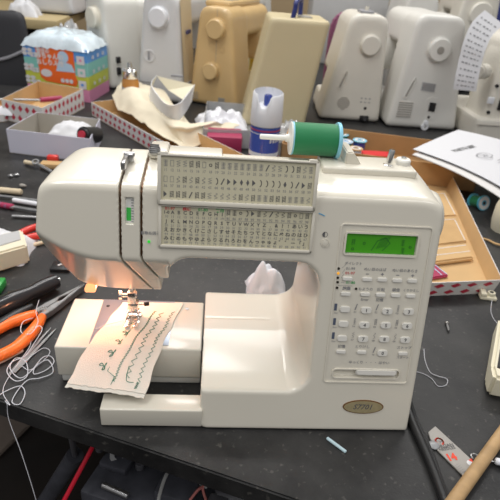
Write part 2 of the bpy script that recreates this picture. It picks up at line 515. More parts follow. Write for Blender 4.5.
# fold-up lid: a shallow tray seen from inside
lid = MB(); lid.m('cream')
x0, x1, z0, z1 = -.1575, -.0085, .2425, .2885
def fr(b, x0, x1, z0, z1, o0, o1, bev=.0008):
    X, Z = (x0+x1)/2, (z0+z1)/2; k = 1/c13
    b.box(((x0-x1)/2, (z0-z1)/2*k, o0), ((x1-x0)/2, (z1-z0)/2*k, o1), LF(X, Z), bev)
fr(lid, x0, x1, z0, z1, .0008, .0028)
for q in ((x0,x0+.0035,z0,z1),(x1-.0035,x1,z0,z1),(x0,x1,z1-.0022,z1),(x0,x1,z0,z0+.0045)): fr(lid, *q, .002, .0052)
for xx in (x0+.002, x1-.010): fr(lid, xx, xx+.008, z1-.001, z1+.0015, .001, .005)
lid = lid.build('chart_lid', sm)
b = MB(); b.m('chart'); fr(b, x0+.0035, x1-.0035, z0+.0045, z1-.0022, .0026, .0030, 0)
N = 24; w = (x1-x0-.009)/N
rows = [(.2842,11),(.2700,36),(.2563,61)]
kinds = [['bars','box','zig','zig','hatch','hatch','box','ring','hatch','bars','bars','bars','bars','bars','bars','bars','slash','wave','zig','arc','arc','hatch','wave','bars'],
         ['box','box','wave','hatch','wave','hatch','wave','zig','arc','slash','tri','tri','diam','diam','tri','arc','arc','arc','arc','diam','arc','slash','tri','hatch'],
         ['tri','hatch','hatch','hatch','slash','hatch','hatch','zig','wave','wave','wave','wave','hatch','wave','hatch','bars','bars','hatch','hatch','hatch','bars','bars','bars','wave']]
for r,(z,n0) in enumerate(rows):
    zc = z - .0042
    for k in range(N):
        X = x0+.0045+w*(k+.5)
        b.m('ink_grey' if kinds[r][k] in ('bars','box','wave','zig') else 'ink'); glyph(b, kinds[r][k], X, zc, w*.72, .0058, .0032)
        b.m('ink_grey'); b.text(str(n0+k), .0036, LF(X, zc-.0062, .0032), sx=.9)
b.build('stitch_chart', lid, smooth=0)
# lower chart, fixed to the arm
fx0, fx1, fz0, fz1 = -.1565, -.0075, .2010, .2418
b = MB(); b.m('cream')
for q in ((fx0,fx0+.003,fz0,fz1),(fx1-.003,fx1,fz0,fz1),(fx0,fx1,fz1-.0015,fz1),(fx0,fx1,fz0,fz0+.003)): fr(b, *q, .0002, .0028)
fb = b.build('chart_frame', sm)
b = MB(); b.m('chart'); fr(b, fx0+.003, fx1-.003, fz0+.003, fz1-.0015, .0002, .0008, 0)
w = (fx1-fx0-.009)/N
L1 = ['1-0']+list('ABCDEFGHI'); L2 = list('JKLMNOPQRSTUVWXYZ.&?!あいう'); L3 = list('えおかきくけこさしすせそたちつてとなにぬねのはひ'); L4 = list('みむめもやゆよらりるれろわをんっゃゅょ゛゜ー「」')
for r,(row,z,n0) in enumerate(((L1,.2346,10),(L2,.2262,20),(L3,.2180,44),(L4,.2098,68))):
    for k in range(N):
        X = fx0+.0045+w*(k+.5)
        if k < len(row): b.m('ink'); b.text(row[k], .0048 if k or r else .0042, LF(X, z, .001), bold=.02)
        if k < len(row): b.m('ink_grey'); b.text(str(n0+k), .0034, LF(X, z-.0040, .001))
kk = ['hatch','bars','ring','arc','tri','bars','wave','slash','wave','wave','hatch','ring','box']
for k in range(10, N):
    X = fx0+.0045+w*(k+.5); b.m('ink'); glyph(b, kk[(k-10)%13], X, .2368, w*.7, .0052, .001)
    b.m('ink_grey'); b.text(str(75+k), .0034, LF(X, .2310, .001))
b.m('ink_grey'); fr(b, fx0+.0045, fx1-.0045, .2282, .2285, .0008, .001, 0) if 0 else None
b.stroke([(0,0),(.0,-.0105),(.078,-.0105)], .0003, LF(fx0+.0045+w*10, .2395, .001))
for st, mk, px in (('01-97','ink_red',170),('模様','ink_red',187),('01-80','ink_green',203),('実用','ink_green',220)):
    b.m(mk); X, _ = lp(px, 208); b.text(st, .0040, LF(X, .2382, .001), bold=.02)
b.build('letter_chart', fb, smooth=0)

# control panel ------------------------------------------------------
def rounded(x0, x1, y0, y1, r, n=5):
    P = []
    for cx, cy, a0 in ((x1-r,y1-r,0),(x0+r,y1-r,PI/2),(x0+r,y0+r,PI),(x1-r,y0+r,1.5*PI)):
        for k in range(n+1):
            a = a0+PI/2*k/n; P.append((cx+r*math.cos(a), cy+r*math.sin(a)))
    return P
def ring(b, X0, X1, Z0, Z1, r, t, o0, o1):
    """a raised border on the sloping face"""
    X, Z = (X0+X1)/2, (Z0+Z1)/2; hx = (X1-X0)/2; hz = (Z1-Z0)/2/c13; Mx = LF(X, Z)
    A = rounded(-hx, hx, -hz, hz, r); B_ = rounded(-hx+t, hx-t, -hz+t, hz-t, max(r-t,.0002))
    rows = [[Mx @ Vector((p[0],p[1],o)) for p in L] for L,o in ((A,o0),(A,o1-.0003),([((p[0]*.98+q[0]*.02),(p[1]*.98+q[1]*.02)) for p,q in zip(A,B_)],o1),(B_,o1),(B_,o0))]
    b.grid(rows, True)
px0, px1, pz0, pz1 = .0190, .1115, .0605, .2315
b = MB(); b.m('cream'); ring(b, px0, px1, pz0, pz1, .004, .0012, -.0005, .0011)
ring(b, .0240, .0990, .2003, .2240, .003, .0018, -.002, .0016)
ring(b, .0275, .1020, .0655, .0772, .0045, .0012, -.001, .0012)
pan = b.build('control_panel', sm)
b = MB(); b.m('lcd'); X, Z = (.0262+.0972)/2, (.2026+.2220)/2
b.box((-.0350,-.0100,-.0030),(.0350,.0100,-.0014), LF(X,Z))
b.m('lcd_ink')
for xx, zz, k in ((-.028,.001,'hatch'),(-.028,-.006,'ring'),(-.017,0,'ring'),(.022,.002,'bars'),(.023,-.006,'bars'),(.030,-.002,'ring')):
    glyph(b, k, X+xx, Z+zz, .004, .006, -.0012)
for k in range(5): b.stroke([(-.004+k*.002, -.005+k*.0006),(.0005+k*.002,.006+k*.0004)], .0006, LF(X,Z,-.0012))
b.stroke([(-.009,-.007),(-.004,.003),(.004,.0065),(.009,.001),(.002,-.007)], .0007, LF(X,Z,-.0012))
b.build('display', pan, smooth=0)
def button(px, py, w, h, num=None, t=.0022, lbl=None):
    X, Z = lp(px, py); b = MB(); b.m('button')
    b.prism(rounded(-w/2, w/2, -h/2, h/2, min(h,w)*.38), 0, t, LF(X, Z, -.0005), .0006)
    if num: b.m('ink'); b.text(num, .0052, LF(X, Z, t-.0005+.0001), bold=.03)
    return b.build('button', pan)
for px,py in ((347.4,278.4),(367,279),(382,279.4),(397,280.2),(412,280.6),(345.6,293.6),(365,294),(380.4,294.6),(395.4,295),(410.4,295.6),(340.8,351.4),(361.5,351.8),(402.7,353.3)):
    button(px, py, .0102, .0042)
for px,py in ((344.8,309),(343.3,323.6),(342,338)): button(px, py, .0108, .0068)
for i,(px,py) in enumerate(((366,310),(387,311),(408.4,311.4),(364.2,324.7),(385.5,325),(406.8,325.6),(362.8,338.6),(384,338.8),(404.9,339.5),(382.2,352.7))):
    button(px, py, .0112, .0072, str((i+1)%10))
for px,py,mk in ((338.6,268.4,'led_off'),(338.2,273.2,'led_amber'),(337.8,277.6,'led_off'),(337.6,282,'led_off'),(337,287.6,'led_off'),(356,288.6,'led_off')):
    X, Z = lp(px,py); b = MB(); b.m(mk).cyl(LF(X,Z,-.001).translation, LF(X,Z,.0008).translation, .0013, n=12); b.build('indicator_light', pan)
b = MB()
def L(st, px, py, size=.0040, mk='ink_grey', sx=1, bold=.01):
    b.m(mk); X, Z = lp(px,py); b.text(st, size, LF(X,Z,.0003), sx=sx, bold=bold)
L('ダイレクト', 353.5, 263.6, .0036); L('01-99', 350.5, 268.6, .0040); L('01-97', 350, 273.2, .0042, 'ink_red'); L('01-80', 350.5, 282.6, .0040, 'ink_green')
L('ぬい目のはば', 375.2, 269.6, .0038); L('ぬい目のあらさ', 405, 270.8, .0038)
for st,px,py in (('−',367.4,274.2),('+',382.4,274.6),('−',397.6,275.4),('+',412.6,276)): L(st, px, py, .006, bold=.03)
L('編集', 346.5, 288.6, .0042, bold=.03); L('もようの', 365.5, 289.2, .0038); L('反転', 380.8, 289.8, .0042); L('鏡像', 396, 290.2, .0042); L('くりかえし', 411, 290.6, .0034)
L('Error', 364.5, 299.6, .0036); L('記憶', 379.6, 300, .0040)
L('記憶', 341.5, 346.4, .0040); L('とりけし', 362.3, 346.8, .0040); L('ストップ', 404, 347.8, .0040); L('スタート', 402.5, 357.6, .0034)
L('ゆっくり ・ ・ ・ はやい', 369, 362.6, .0040)
for (px,py),t1,k in (((356,307.5),'01','slash'),((377,308),'02','slash'),((398,309),'03','bars'),((354.5,322),'04','bars'),((375.5,322.6),'05','hatch'),((396.8,323.4),'06','hatch'),((353,335.6),'07','zig'),((374.2,336.4),'08','wave'),((395,337.2),'09','wave'),((374,350.5),'10','slash')):
    X, Z = lp(px,py); b.m('ink_grey'); glyph(b, k, X, Z+.0008, .0026, .0068, .0003); b.text(t1, .0030, LF(X-.0004, Z-.0048, .0003))
for px,py in ((335.6,307),(334.4,321.5),(333.2,335.5)):
    X, Z = lp(px,py); b.m('ink_blue'); b.box((-.0014,-.0038,0),(.0014,.0038,.0003), LF(X,Z)); b.m('ink_grey'); b.text('Start'[:4], .0028, LF(X+.001,Z-.0062,.0003))
for a, c in (((342,268),(346,264)),((342,273),(345,269)),((341,278),(344,273.5)),((341,282),(344,282.4)),((338,285.4),(352,285.8))):
    p = lp(*a); q = lp(*c); b.m('ink_grey'); b.stroke([(0,0),(q[0]-p[0],(q[1]-p[1])/c13)], .0003, LF(p[0],p[1],.0003))
b.build('panel_lettering', pan, smooth=0)
X, Z = lp(376, 372); b = MB(); b.m('button')
b.prism(rounded(-.0225,.0225,-.0037,.0037,.0034), 0, .0055, LF(X,Z,-.0035), .0012)
for k in range(8): b.cyl(LF(X-.011+k*.003,Z).translation+Vector((0,-.0018,-.003)), LF(X-.011+k*.003,Z).translation+Vector((0,-.0018+.0013,.003)), .0008, n=8)
b.build('speed_slider', pan)
b = MB(); X, Z = lp(363, 406.6)
def ell(a, c, n=36): return [(a*math.cos(2*PI*k/n), c*math.sin(2*PI*k/n)) for k in range(n)]
b.m('badge_rim').prism(ell(.0228,.0086), 0, .0012, LF(X,Z,-.0003), .0003)
b.m('badge').prism(ell(.0214,.0074), 0, .0014, LF(X,Z,-.0003))
b.m('ink').text('S7701', .0088, LF(X,Z,.00125) @ Matrix(((1,.25,0,0),(0,1,0,0),(0,0,1,0),(0,0,0,1))), bold=.015)
b.build('badge', sm, smooth=30)
b = MB(); X, Z = lp(325,243); b.m('cream').lathe([(.0042,0),(.0042,.0008),(.0034,.0008),(.0033,.0003),(.0028,.0010),(0,.0012)], LF(X,Z).translation, (0,-c13,s13)); b.build('contrast_knob', sm)
b = MB(); X, Z = lp(325,234.4); b.m('ink'); n = 12
b.poly([LF(X,Z,.0004) @ Vector((.0026*math.cos(PI/2+PI*k/n), .0026*math.sin(PI/2+PI*k/n), 0)) for k in range(n+1)])
b.stroke([(.0025*math.cos(2*PI*k/20), .0025*math.sin(2*PI*k/20)) for k in range(21)], .0004, LF(X,Z,.0004)); b.build('contrast_symbol', sm, smooth=0)
b = MB(); X, Z = lp(322,214.5); b.m('ink_sky'); b.stroke([(-.003,.0012),(-.0005,.0002),(.0025,-.001)], .0010, LF(X,Z,.0006)); b.build('blue_mark', sm, smooth=0)

# top of the arm ------------------------------------------------------
b = MB(); b.m('cream').box((-.153,.112,.266),(-.098,.137,.2722), None, .002); b.build('thread_guide_cover', sm)
b = MB(); b.m('cream').box((-.172,.108,.266),(-.153,.142,.2748), None, .003)
b.build('dial_housing', sm)
p = at(155,150,Y=.112)
b = MB(); b.m('steel').lathe([(.0058,-.004),(.0058,.004),(.0045,.0055),(0,.0058)], (p.x,.112,.2735), (0,-.75,.65))
ax = Vector((0,-.75,.65)); u2 = Vector((0,.65,.75))
b.m('ink')
for k in range(5): q = Vector((p.x,.112,.2735))+ax*.0057+u2*(-.0042+k*.0021); b.box((-.0045,-.0006,-.0006),(.0045,.0006,.0006), Matrix.Translation(q))
b.build('foot_pressure_dial', sm)
b = MB(); b.m('cream').box((.004,.100,.262),(.102,.139,.2706), None, .0022, 3); b.build('top_plate', sm)
b = MB(); b.m('cream')
b.prism([(.0285,.262),(.046,.262),(.046,.270),(.036,.283),(.0285,.283)], -.146, -.112, Matrix(((1,0,0,0),(0,0,-1,0),(0,1,0,0),(0,0,0,1))), .0012)
b.build('spool_rest', sm)
b = MB(); b.m('chrome'); q = Vector((.0752,.116,.2695))
b.lathe([(.0052,0),(.0052,.0012),(.0033,.002),(.0031,.0165),(.0026,.0178),(0,.018)], q, (.07,0,1)); b.build('bobbin_spindle', sm)
b = MB(); b.m('button'); q = Vector((.0925,.122,.2690))
b.lathe([(.0078,0),(.0080,.0055),(.0070,.0070),(.0030,.0074),(.0028,.0085),(0,.0086)], q)
b.m('steel').lathe([(.0026,.0086),(.0022,.0092),(0,.0093)], q); b.build('bobbin_stopper', sm)
# spool pin and its disc
SX0, SX1, SY, SZ = -.0255, .0235, .134, .2875
b = MB(); b.m('white_spool').cyl((-.060,SY,SZ),(.028,SY,SZ),.0028, bev=.0008); b.build('spool_pin', sm)
b = MB(); b.m('white_spool').lathe([(0,0),(.004,0),(.0045,.0035),(.0165,.0045),(.0172,.0055),(.0165,.0065),(0,.0065)], (SX0-.0075,SY,SZ), (1,0,0)); b.build('spool_cap', sm)
# hand wheel
b = MB(); b.m('cream').lathe([(0,.0165),(.024,.0165),(.029,.013),(.031,.008),(.031,.002),(.029,0),(0,0)], (.1132,.094,.221), (1,0,0), 48); b.build('hand_wheel', sm)
# low front bar of the base
b = MB(); b.m('cream').box((-.2162,.0022,.0015),(-.108,.026,.0262), None, .0018, 3)
b.build('base_bar', sm)
# free arm bed
b = MB(); b.m('cream').box((-.2772,.0655,.0115),(-.1125,.1585,.0552), None, .0022, 3)
b.m('cream_dull').box((-.274,.068,.0005),(-.1125,.156,.0118), None, .002)
bed = b.build('free_arm_bed', sm)
b = MB(); b.m('plate').box((-.2400,.0720,.0545),(-.1500,.1572,.0558), None, .0004)
b.m('black').box((-.206,.108,.0556),(-.190,.128,.0560)); b.cyl((-.232,.143,.0556),(-.232,.143,.0560),.0022); b.cyl((-.158,.12,.0556),(-.158,.12,.0560),.002)
b.build('needle_plate', bed)
b = MB(); q = at(187,309,Z=.0555); b.m('steel').cyl((q.x,q.y,.054),(q.x,q.y,.0560),.0022); b.build('screw', bed)
b = MB(); b.m('dark_gap').box((-.1127,.0655,.0515),(-.1120,.158,.0535)); b.build('bed_seam', sm)

# needle, presser foot
NX, NY = -.1965, .1165
b = MB(); b.m('chrome'); b.cyl((NX+.0012,NY+.004,.068),(NX+.0012,NY+.004,.160),.0030); bar = b.build('presser_bar', sm)
b = MB(); b.m('chrome')
b.box((NX-.005,NY-.005,.073),(NX+.0065,NY+.006,.0835), None, .001)
b.cyl((NX-.005,NY-.001,.0945),(NX+.006,NY-.001,.0945),.0042); b.cyl((NX-.011,NY-.002,.094),(NX-.004,NY-.002,.094),.0024); b.cyl((NX-.0145,NY-.002,.094),(NX-.011,NY-.002,.094),.0052)
b.box((NX-.0045,NY-.007,.084),(NX+.0045,NY+.002,.1005), None, .001)
b.build('needle_clamp', sm)
b = MB(); b.m('chrome'); b.cyl((NX,NY-.003,.056),(NX,NY-.003,.088),.0006,.0008); b.cyl((NX-.0005,NY-.003,.085),(NX-.0005,NY-.003,.15),.0022); b.build('needle', sm)
b = MB(); b.m('chrome')
for sx in (-1,1):
    b.box((NX+sx*.0052-.0030,NY-.016,.0592),(NX+sx*.0052+.0030,NY+.004,.0608), None, .0004)
    b.box((NX+sx*.0052-.0028,NY-.0195,.0600),(NX+sx*.0052+.0028,NY-.0155,.0618), None, .0004)
b.box((NX-.0085,NY+.002,.0592),(NX+.0085,NY+.010,.0610), None, .0005)
for sx in (-1,1): b.box((NX+sx*.006-.001,NY-.003,.060),(NX+sx*.006+.001,NY+.006,.070), None, .0004)
b.cyl((NX-.008,NY+.001,.0675),(NX+.0085,NY+.001,.0675),.0016); b.build('presser_foot', sm)
b = MB(); b.m('black').cyl((NX+.0135,NY+.002,.0785),(NX+.019,NY+.002,.0795),.0024); b.m('chrome').cyl((NX+.005,NY+.002,.078),(NX+.0135,NY+.002,.0785),.0012); b.build('foot_lever', sm)
# lamp
b = MB(); b.m('lamp_glow').box((-.2440,.090,.1125),(-.232,.101,.1190), None, .002); b.build('lamp_bulb', sm)
b = MB(); b.m('white_spool').tube([(-.2385,.0975,.0562),(-.222,.101,.061),(NX-.002,NY-.008,.0632)], .0003, 5); b.build('needle_thread', sm)

# green spool ---------------------------------------------------------
t = thing('thread_spool', 'big green thread spool lying on its side on top of the sewing machine', 'thread spool', (0,0,0))
b = MB(); b.m('green_thread').lathe([(.006,0),(.0163,0),(.0168,.002),(.0168,.043),(.0163,.0455),(.006,.0455)], (SX0,SY,SZ), (1,0,0), 48)
b.build('thread', t)
b = MB(); b.m('sky_flange').lathe([(.0029,.0455),(.0186,.0455),(.0190,.0465),(.0190,.0480),(.0186,.049),(.0029,.049)], (SX0,SY,SZ), (1,0,0), 48); b.build('flange', t)
b = MB(); b.m('sky_flange').lathe([(.0029,-.001),(.0172,-.001),(.0172,0),(.0029,0)], (SX0,SY,SZ), (1,0,0), 48); b.build('flange', t)
# ================================================================== setting
# table with its front edge running away to the left
e0, e1 = Vector((-.334,.037)), Vector((-.025,-.079)); ed = (e1-e0).normalized()
A = e0 - ed*.66; B_ = e1 + ed*1.25
b = MB(); b.m('table')
b.prism([(A.x,A.y),(B_.x,B_.y),(B_.x+.4,2.6),(-.66,2.6),(-.66,1.63),(-.745,1.57),(-.745,1.46),(A.x,1.46)], -.028, 0, None, .002)
table = b.build('work_table')
tb = table; table = thing('work_table', 'long black work table with a worn charcoal top carrying everything in the workshop', 'table', (0,0,-.72))
tb.name = 'tabletop'; tb.parent = table; tb.location = (0,0,.72)
def rz(px, py, Z): p = at(px, py, Z=Z); return p
lg = MB(); lg.m('chassis_light')
p = at(69,424,Z=-.03); q = at(75,455,Z=-.20)
lg.cyl(p, q, .004, n=14); lg.build('leg_strut', table, (0,0,.72))
q2 = at(20,540,Z=-.55); b = MB(); b.m('chassis'); b.cyl(q, q+(q2-q)*1.0, .0125, n=20); b.cyl(q2, (q2.x,q2.y,-.72), .0125, n=20); b.build('leg', table, (0,0,.72))
for x, y in ((1.05,-.25),(-.90,.60),(1.2,2.5),(-.60,2.5)):
    b = MB(); b.m('chassis'); b.box((x-.02,y-.02,-.72),(x+.02,y+.02,-.028), None, .003); b.build('leg', table, (0,0,.72))
b = MB(); b.m('floor').box((-3,-2,-.76),(3.5,4.4,-.72)); tag(b.build('floor'), None, None, kind='structure')
b = MB(); b.m('brown_wall').box((-3,3.2,-.72),(3.5,3.3,2.3)); tag(b.build('wall_back'), None, None, kind='structure')

# ================================================================== in front
# stitched sample -----------------------------------------------------
sw = thing('fabric_swatch', 'cream cotton swatch with rows of green test stitches under the presser foot', 'fabric')
c00, c10, c01, c11 = at(123,302,Z=.0572), at(183,303,Z=.0572), at(67,383,Z=.042), at(145,395,Z=.037)
def SWP(u, v, off=0):
    v2 = v
    p = (c00*(1-u)+c10*u)*(1-v2) + (c01*(1-u)+c11*u)*v2
    # flat on the bed, then bowing down past its edge
    z = .0572
    z -= .34*max(0, .068-p.y)
    z += .0012*math.sin(u*7+v*3)*max(0,v-.45)
    return Vector((p.x + .0009*math.sin(v*22), p.y, z+off))
def sheet(mk, v1, seed, dz):
    b = MB(); b.m(mk); r = random.Random(seed); NU, NV = 36, 40; fray = [r.uniform(-.005,.005) for _ in range(NU+1)]
    rows = [[SWP(i/NU, (v1+fray[i])*j/NV if j == NV else v1*j/NV, dz) for i in range(NU+1)] for j in range(NV+1)]
    rows2 = [[p+Vector((0,0,-.0007)) for p in R_] for R_ in rows]
    b.grid(rows); b.grid([R_[::-1] for R_ in rows2])
    b.grid([rows[-1], rows2[-1]]); b.grid([rows2[0], rows[0]]); b.grid([[R_[0] for R_ in rows],[R_[0] for R_ in rows2]]); b.grid([[R_[-1] for R_ in rows2],[R_[-1] for R_ in rows]])
    return b
sheet('fabric', 1, 1, 0).build('upper_layer', sw)
sheet('fabric', 1.025, 2, -.0011).build('lower_layer', sw)
def st(pts, r=.00035): 
    b = MB(); b.m('stitch'); b.tube([SWP(u,v,.0004) for u,v in pts], r, 5, False); return b
def zig(u0, u1, v0, v1, n, a): return [((u0+(u1-u0)*k/n)+a*(-1)**k, v0+(v1-v0)*k/n) for k in range(n+1)]
b = st([(.47,.2),(.44,.5),(.42,.86),(.53,.9),(.535,.97)], .0003)
for k in range(5):
    v = .34+k*.12; u = .445-.02*k
    for a in (.5, 1.6, 2.6, 3.7): b.tube([SWP(u,v,.0004), SWP(u+.055*math.cos(a*2)-.02, v+.03*math.sin(a*2),.0006), SWP(u+.035*math.cos(a*2+.6)-.02, v+.035*math.sin(a*2+.6),.0004), SWP(u-.01,v+.005,.0004)], .00035, 4)
b.build('flower_stitching', sw)
b = st(zig(.625,.545,.14,.94,64,.014), .0004); b.tube([SWP(.615,.14,.0004), SWP(.535,.94,.0004)], .0004, 5); b.build('satin_stitching', sw)
b = st(zig(.75,.70,.16,.90,26,.028)); b.tube([SWP(.68,.80,.0004), SWP(.70,.92,.0004), SWP(.80,.93,.0004)], .00035, 4); b.build('zigzag_stitching', sw)
b = st(zig(.92,.86,.14,.92,36,.022)); b.tube([SWP(.84+.03*(k%2), .925+.006*k, .0005) for k in range(9)], .0006, 4, False); b.build('narrow_zigzag_stitching', sw)

# needle-nose pliers with orange grips ----------------------------------
pl = thing('pliers', 'long nose pliers with orange handles lying left of the sewing machine bed', 'pliers')
tip, piv = at(85,287,Z=.006), at(44,312,Z=.008)
d = (tip-piv); d.z = 0; Ln = d.length; d.normalize(); n = Vector((-d.y,d.x,0))
def P2(a, c, z=.008): return Vector((piv.x,piv.y,0))+d*a+n*c+Vector((0,0,z))
Mp = Matrix((d,n,Vector((0,0,1)))).transposed().to_4x4(); Mp.translation = Vector((piv.x,piv.y,0))
b = MB(); b.m('steel').prism([(-.012,-.010),(.004,-.0105),(.022,-.0085),(Ln,-.0015),(Ln,-.0002),(.045,-.0002),(.030,-.0035),(.022,-.0002),(.0,-.0002),(-.012,-.002)], .003, .0125, Mp, .0008); b.build('jaw', pl)
b = MB(); b.m('steel').prism([(-.012,.010),(.004,.0105),(.022,.0085),(Ln,.0015),(Ln,.0002),(.045,.0002),(.030,.0035),(.022,.0002),(0,.0002),(-.012,.002)], .003, .0125, Mp, .0008); b.build('jaw', pl)
b = MB(); b.m('chrome').cyl(P2(0,0,.002), P2(0,0,.0142), .0045, n=20); b.build('pivot', pl)
h1 = [P2(-.008,.006), at(25,318,Z=.009), at(8,324,Z=.009), at(-18,338,Z=.009)]
h2 = [P2(-.008,-.006), at(33,331,Z=.009), at(15,348,Z=.009), at(-12,361,Z=.009)]
for h in (h1, h2):
    b = MB(); b.m('orange').tube(h, lambda t: .0056+.0026*math.sin(min(1,t*1.6)*PI*.75), 14); b.build('grip', pl)
# long black-handled screwdriver behind the pliers
sd = thing('screwdriver', 'chunky black handled screwdriver lying behind the orange pliers', 'screwdriver')
p0, p1 = at(-22,318,Z=.014), at(50,284,Z=.014); dd = (p1-p0).normalized()
b = MB(); b.m('black_gloss').lathe([(0,0),(.010,.001),(.0145,.012),(.0145,.05),(.0105,.075),(.0125,.095),(.0105,.118),(.006,(p1-p0).length-.002),(0,(p1-p0).length)], p0, dd, 20); b.build('handle', sd)
b = MB(); b.m('chrome').cyl(p1-dd*.003, p1+dd*.016, .0034, n=14); b.build('shaft', sd)
sd = thing('screwdriver', 'slim black handled tool lying between the pliers and the thicker screwdriver', 'screwdriver')
p0, p1 = at(-15,335,Z=.009), at(32,306,Z=.009); dd = (p1-p0).normalized()
b = MB(); b.m('black').lathe([(0,0),(.007,.001),(.009,.02),(.008,.05),(.004,(p1-p0).length)], p0, dd, 16); b.build('handle', sd)

# tweezers
tw = thing('tweezers', 'thin steel tweezers lying under the loose white thread', 'tweezers')
for a, c in (((9,374),(51,327)), ((14,372),(56,328))):
    p, q = at(*a,Z=.003), at(*c,Z=.003); u = (q-p).normalized(); b = MB(); b.m('steel')
    Mt = Matrix((u, Vector((-u.y,u.x,0)), Vector((0,0,1)))).transposed().to_4x4(); Mt.translation = Vector((p.x,p.y,.0012))
    L_ = (q-p).length; b.prism([(0,-.0018),(L_*.3,-.0026),(L_*.75,-.0016),(L_,-.0004),(L_,.0004),(L_*.75,.0016),(L_*.3,.0026),(0,.0018)], 0, .0014, Mt, .0003); b.build('arm', tw)
b = MB(); b.m('pink_wood').cyl(at(-12,368,Z=.003), at(23,350,Z=.003), .0026, n=12, bev=.0008)
tag(b.build('wooden_stick'), 'pinkish wooden stick beside the lower orange plier handle', 'stick')

# white thread tangle
r = random.Random(11)
pts = [at(33,318,Z=.018), at(23,322,Z=.017), at(21,332,Z=.015), at(30,334,Z=.018), at(38,326,Z=.019), at(42,330,Z=.016), at(33,345,Z=.008), at(25,356,Z=.004), at(12,362,Z=.003),at(7,372,Z=.003),at(16,381,Z=.003),at(27,376,Z=.004),at(26,362,Z=.003),
       at(16,358,Z=.003),at(10,368,Z=.003),at(20,378,Z=.003),at(32,370,Z=.003),at(42,358,Z=.003),at(50,356,Z=.002),at(54,362,Z=.002),at(46,370,Z=.002),at(34,374,Z=.002),at(36,366,Z=.003),at(48,360,Z=.003),at(53,372,Z=.002),at(40,378,Z=.003),at(28,380,Z=.003),at(18,390,Z=.002),at(12,402,Z=.002),at(20,404,Z=.002),at(25,393,Z=.002),at(20,386,Z=.003),at(4,392,Z=.002),at(-4,398,Z=.002)]
b = MB(); b.m('thread_white').tube(pts, .00055, 5)
b.tube([at(39,300,Z=.022),at(36,312,Z=.02),at(38,322,Z=.018),at(32,334,Z=.012),at(30,346,Z=.006),at(22,358,Z=.003),at(7,380,Z=.002),at(3,393,Z=.002),at(10,405,Z=.002),at(5,401,Z=.002),Vector(at(7,404,Z=.001)), at(9,420,Z=-.02), at(22,455,Z=-.06), at(36,500,Z=-.12), at(40,520,Z=-.15)], .00045, 5)
b.tube([at(25,362,Z=.003),at(34,354,Z=.002),at(44,348,Z=.002),at(50,352,Z=.002),at(42,362,Z=.002),at(30,370,Z=.002),at(22,366,Z=.003)], .00045, 5)
tag(b.build('loose_thread'), 'tangled white thread left of the bed with one end hanging off the table', 'thread')

# beige case corner with grey inset at the left edge
cb = thing('beige_case', 'small beige plastic case with a grey recessed top at the left edge', 'case')
b = MB()
T4 = [at(-22,247,Z=.055), at(24,226,Z=.055), at(29,262,Z=.035), at(-22,278,Z=.035)]
def hexa(b, top, zb, dx=(0,0), bev=0):
    t = bmesh.new(); tv = [t.verts.new(p) for p in top]; bv = [t.verts.new((p[0]+dx[0],p[1]+dx[1],zb)) for p in top]; n_ = len(top)
    t.faces.new(tv); t.faces.new(bv[::-1])
    for i in range(n_): t.faces.new((tv[i], bv[i], bv[(i+1)%n_], tv[(i+1)%n_]))
    bmesh.ops.recalc_face_normals(t, faces=t.faces)
    if bev: bmesh.ops.bevel(t, geom=list(t.edges), offset=bev, segments=2, affect='EDGES')
    b.merge(t)
a0, a1 = at(25,236,Z=.045), at(30,264,Z=0)
zt = .033
q = [at(-25,258,Z=zt), at(22,229,Z=zt), at(28,238,Z=zt), at(28,240,Z=zt)]
top = [at(-30,246,Z=zt), at(23,230,Z=zt), at(29,252,Z=zt), at(-30,270,Z=zt)]
b.m('ivory'); hexa(b, [Vector((p.x,p.y,zt)) for p in (at(-30,240,Z=zt), at(22,229,Z=zt), at(27,245,Z=zt), at(-30,261,Z=zt))], 0, bev=.003)
b.build('case_body', cb)
b = MB(); b.m('grey'); b.m('mid_grey'); hexa(b, [Vector((p.x,p.y,zt+.0015)) for p in (at(-30,243,Z=zt), at(19,231,Z=zt), at(21,240,Z=zt), at(-30,255,Z=zt))], zt-.002, bev=.0008); b.build('inset_panel', cb)
b = MB(); b.m('green_plastic').box((-.46,.235,0),(-.405,.262,.014), None, .003); tag(b.build('plastic_box'), 'small green plastic box peeking out below the beige case', 'box')

def crumple(name, mk, cx, cy, w, dp, h, seed, label, cat, amp=.35, base=0, n=26, freq=3., rz_=0, grp=None):
    """crumpled sheet: a bowed cushion with folded ridges"""
    b = MB(); b.m(mk); rows = []
    for i in range(n+1):
        R_ = []
        for j in range(n+1):
            u, v = i/n*2-1, j/n*2-1
            k = noise.noise(Vector((u*freq, v*freq, seed)))*amp + 0.22*amp*noise.noise(Vector((u*freq*2.3, v*freq*2.3, seed+5)))
            e = (1-abs(u)**2.5)*(1-abs(v)**2.5)
            zz = h*(e**.7)*(.8+k*.8); rad = 1+.18*noise.noise(Vector((u*1.5,v*1.5,seed+9)))
            R_.append(Vector((u*w*rad+.2*w*k*0, v*dp*rad, max(0,zz))))
        rows.append(R_)
    lo = [[Vector((p.x,p.y,max(0,p.z-.002))) if p.z > .0025 else Vector((p.x,p.y,0)) for p in R_] for R_ in rows]
    b.grid(rows)
    return tag(b.build(name, None, (cx,cy,base), (0,0,rz_), smooth=60), label, cat, grp)
crumple('paper_napkin', 'white_paper', -.462,.355,.060,.040,.045, 3, 'crumpled white paper napkin behind the beige case at the left edge', 'paper')

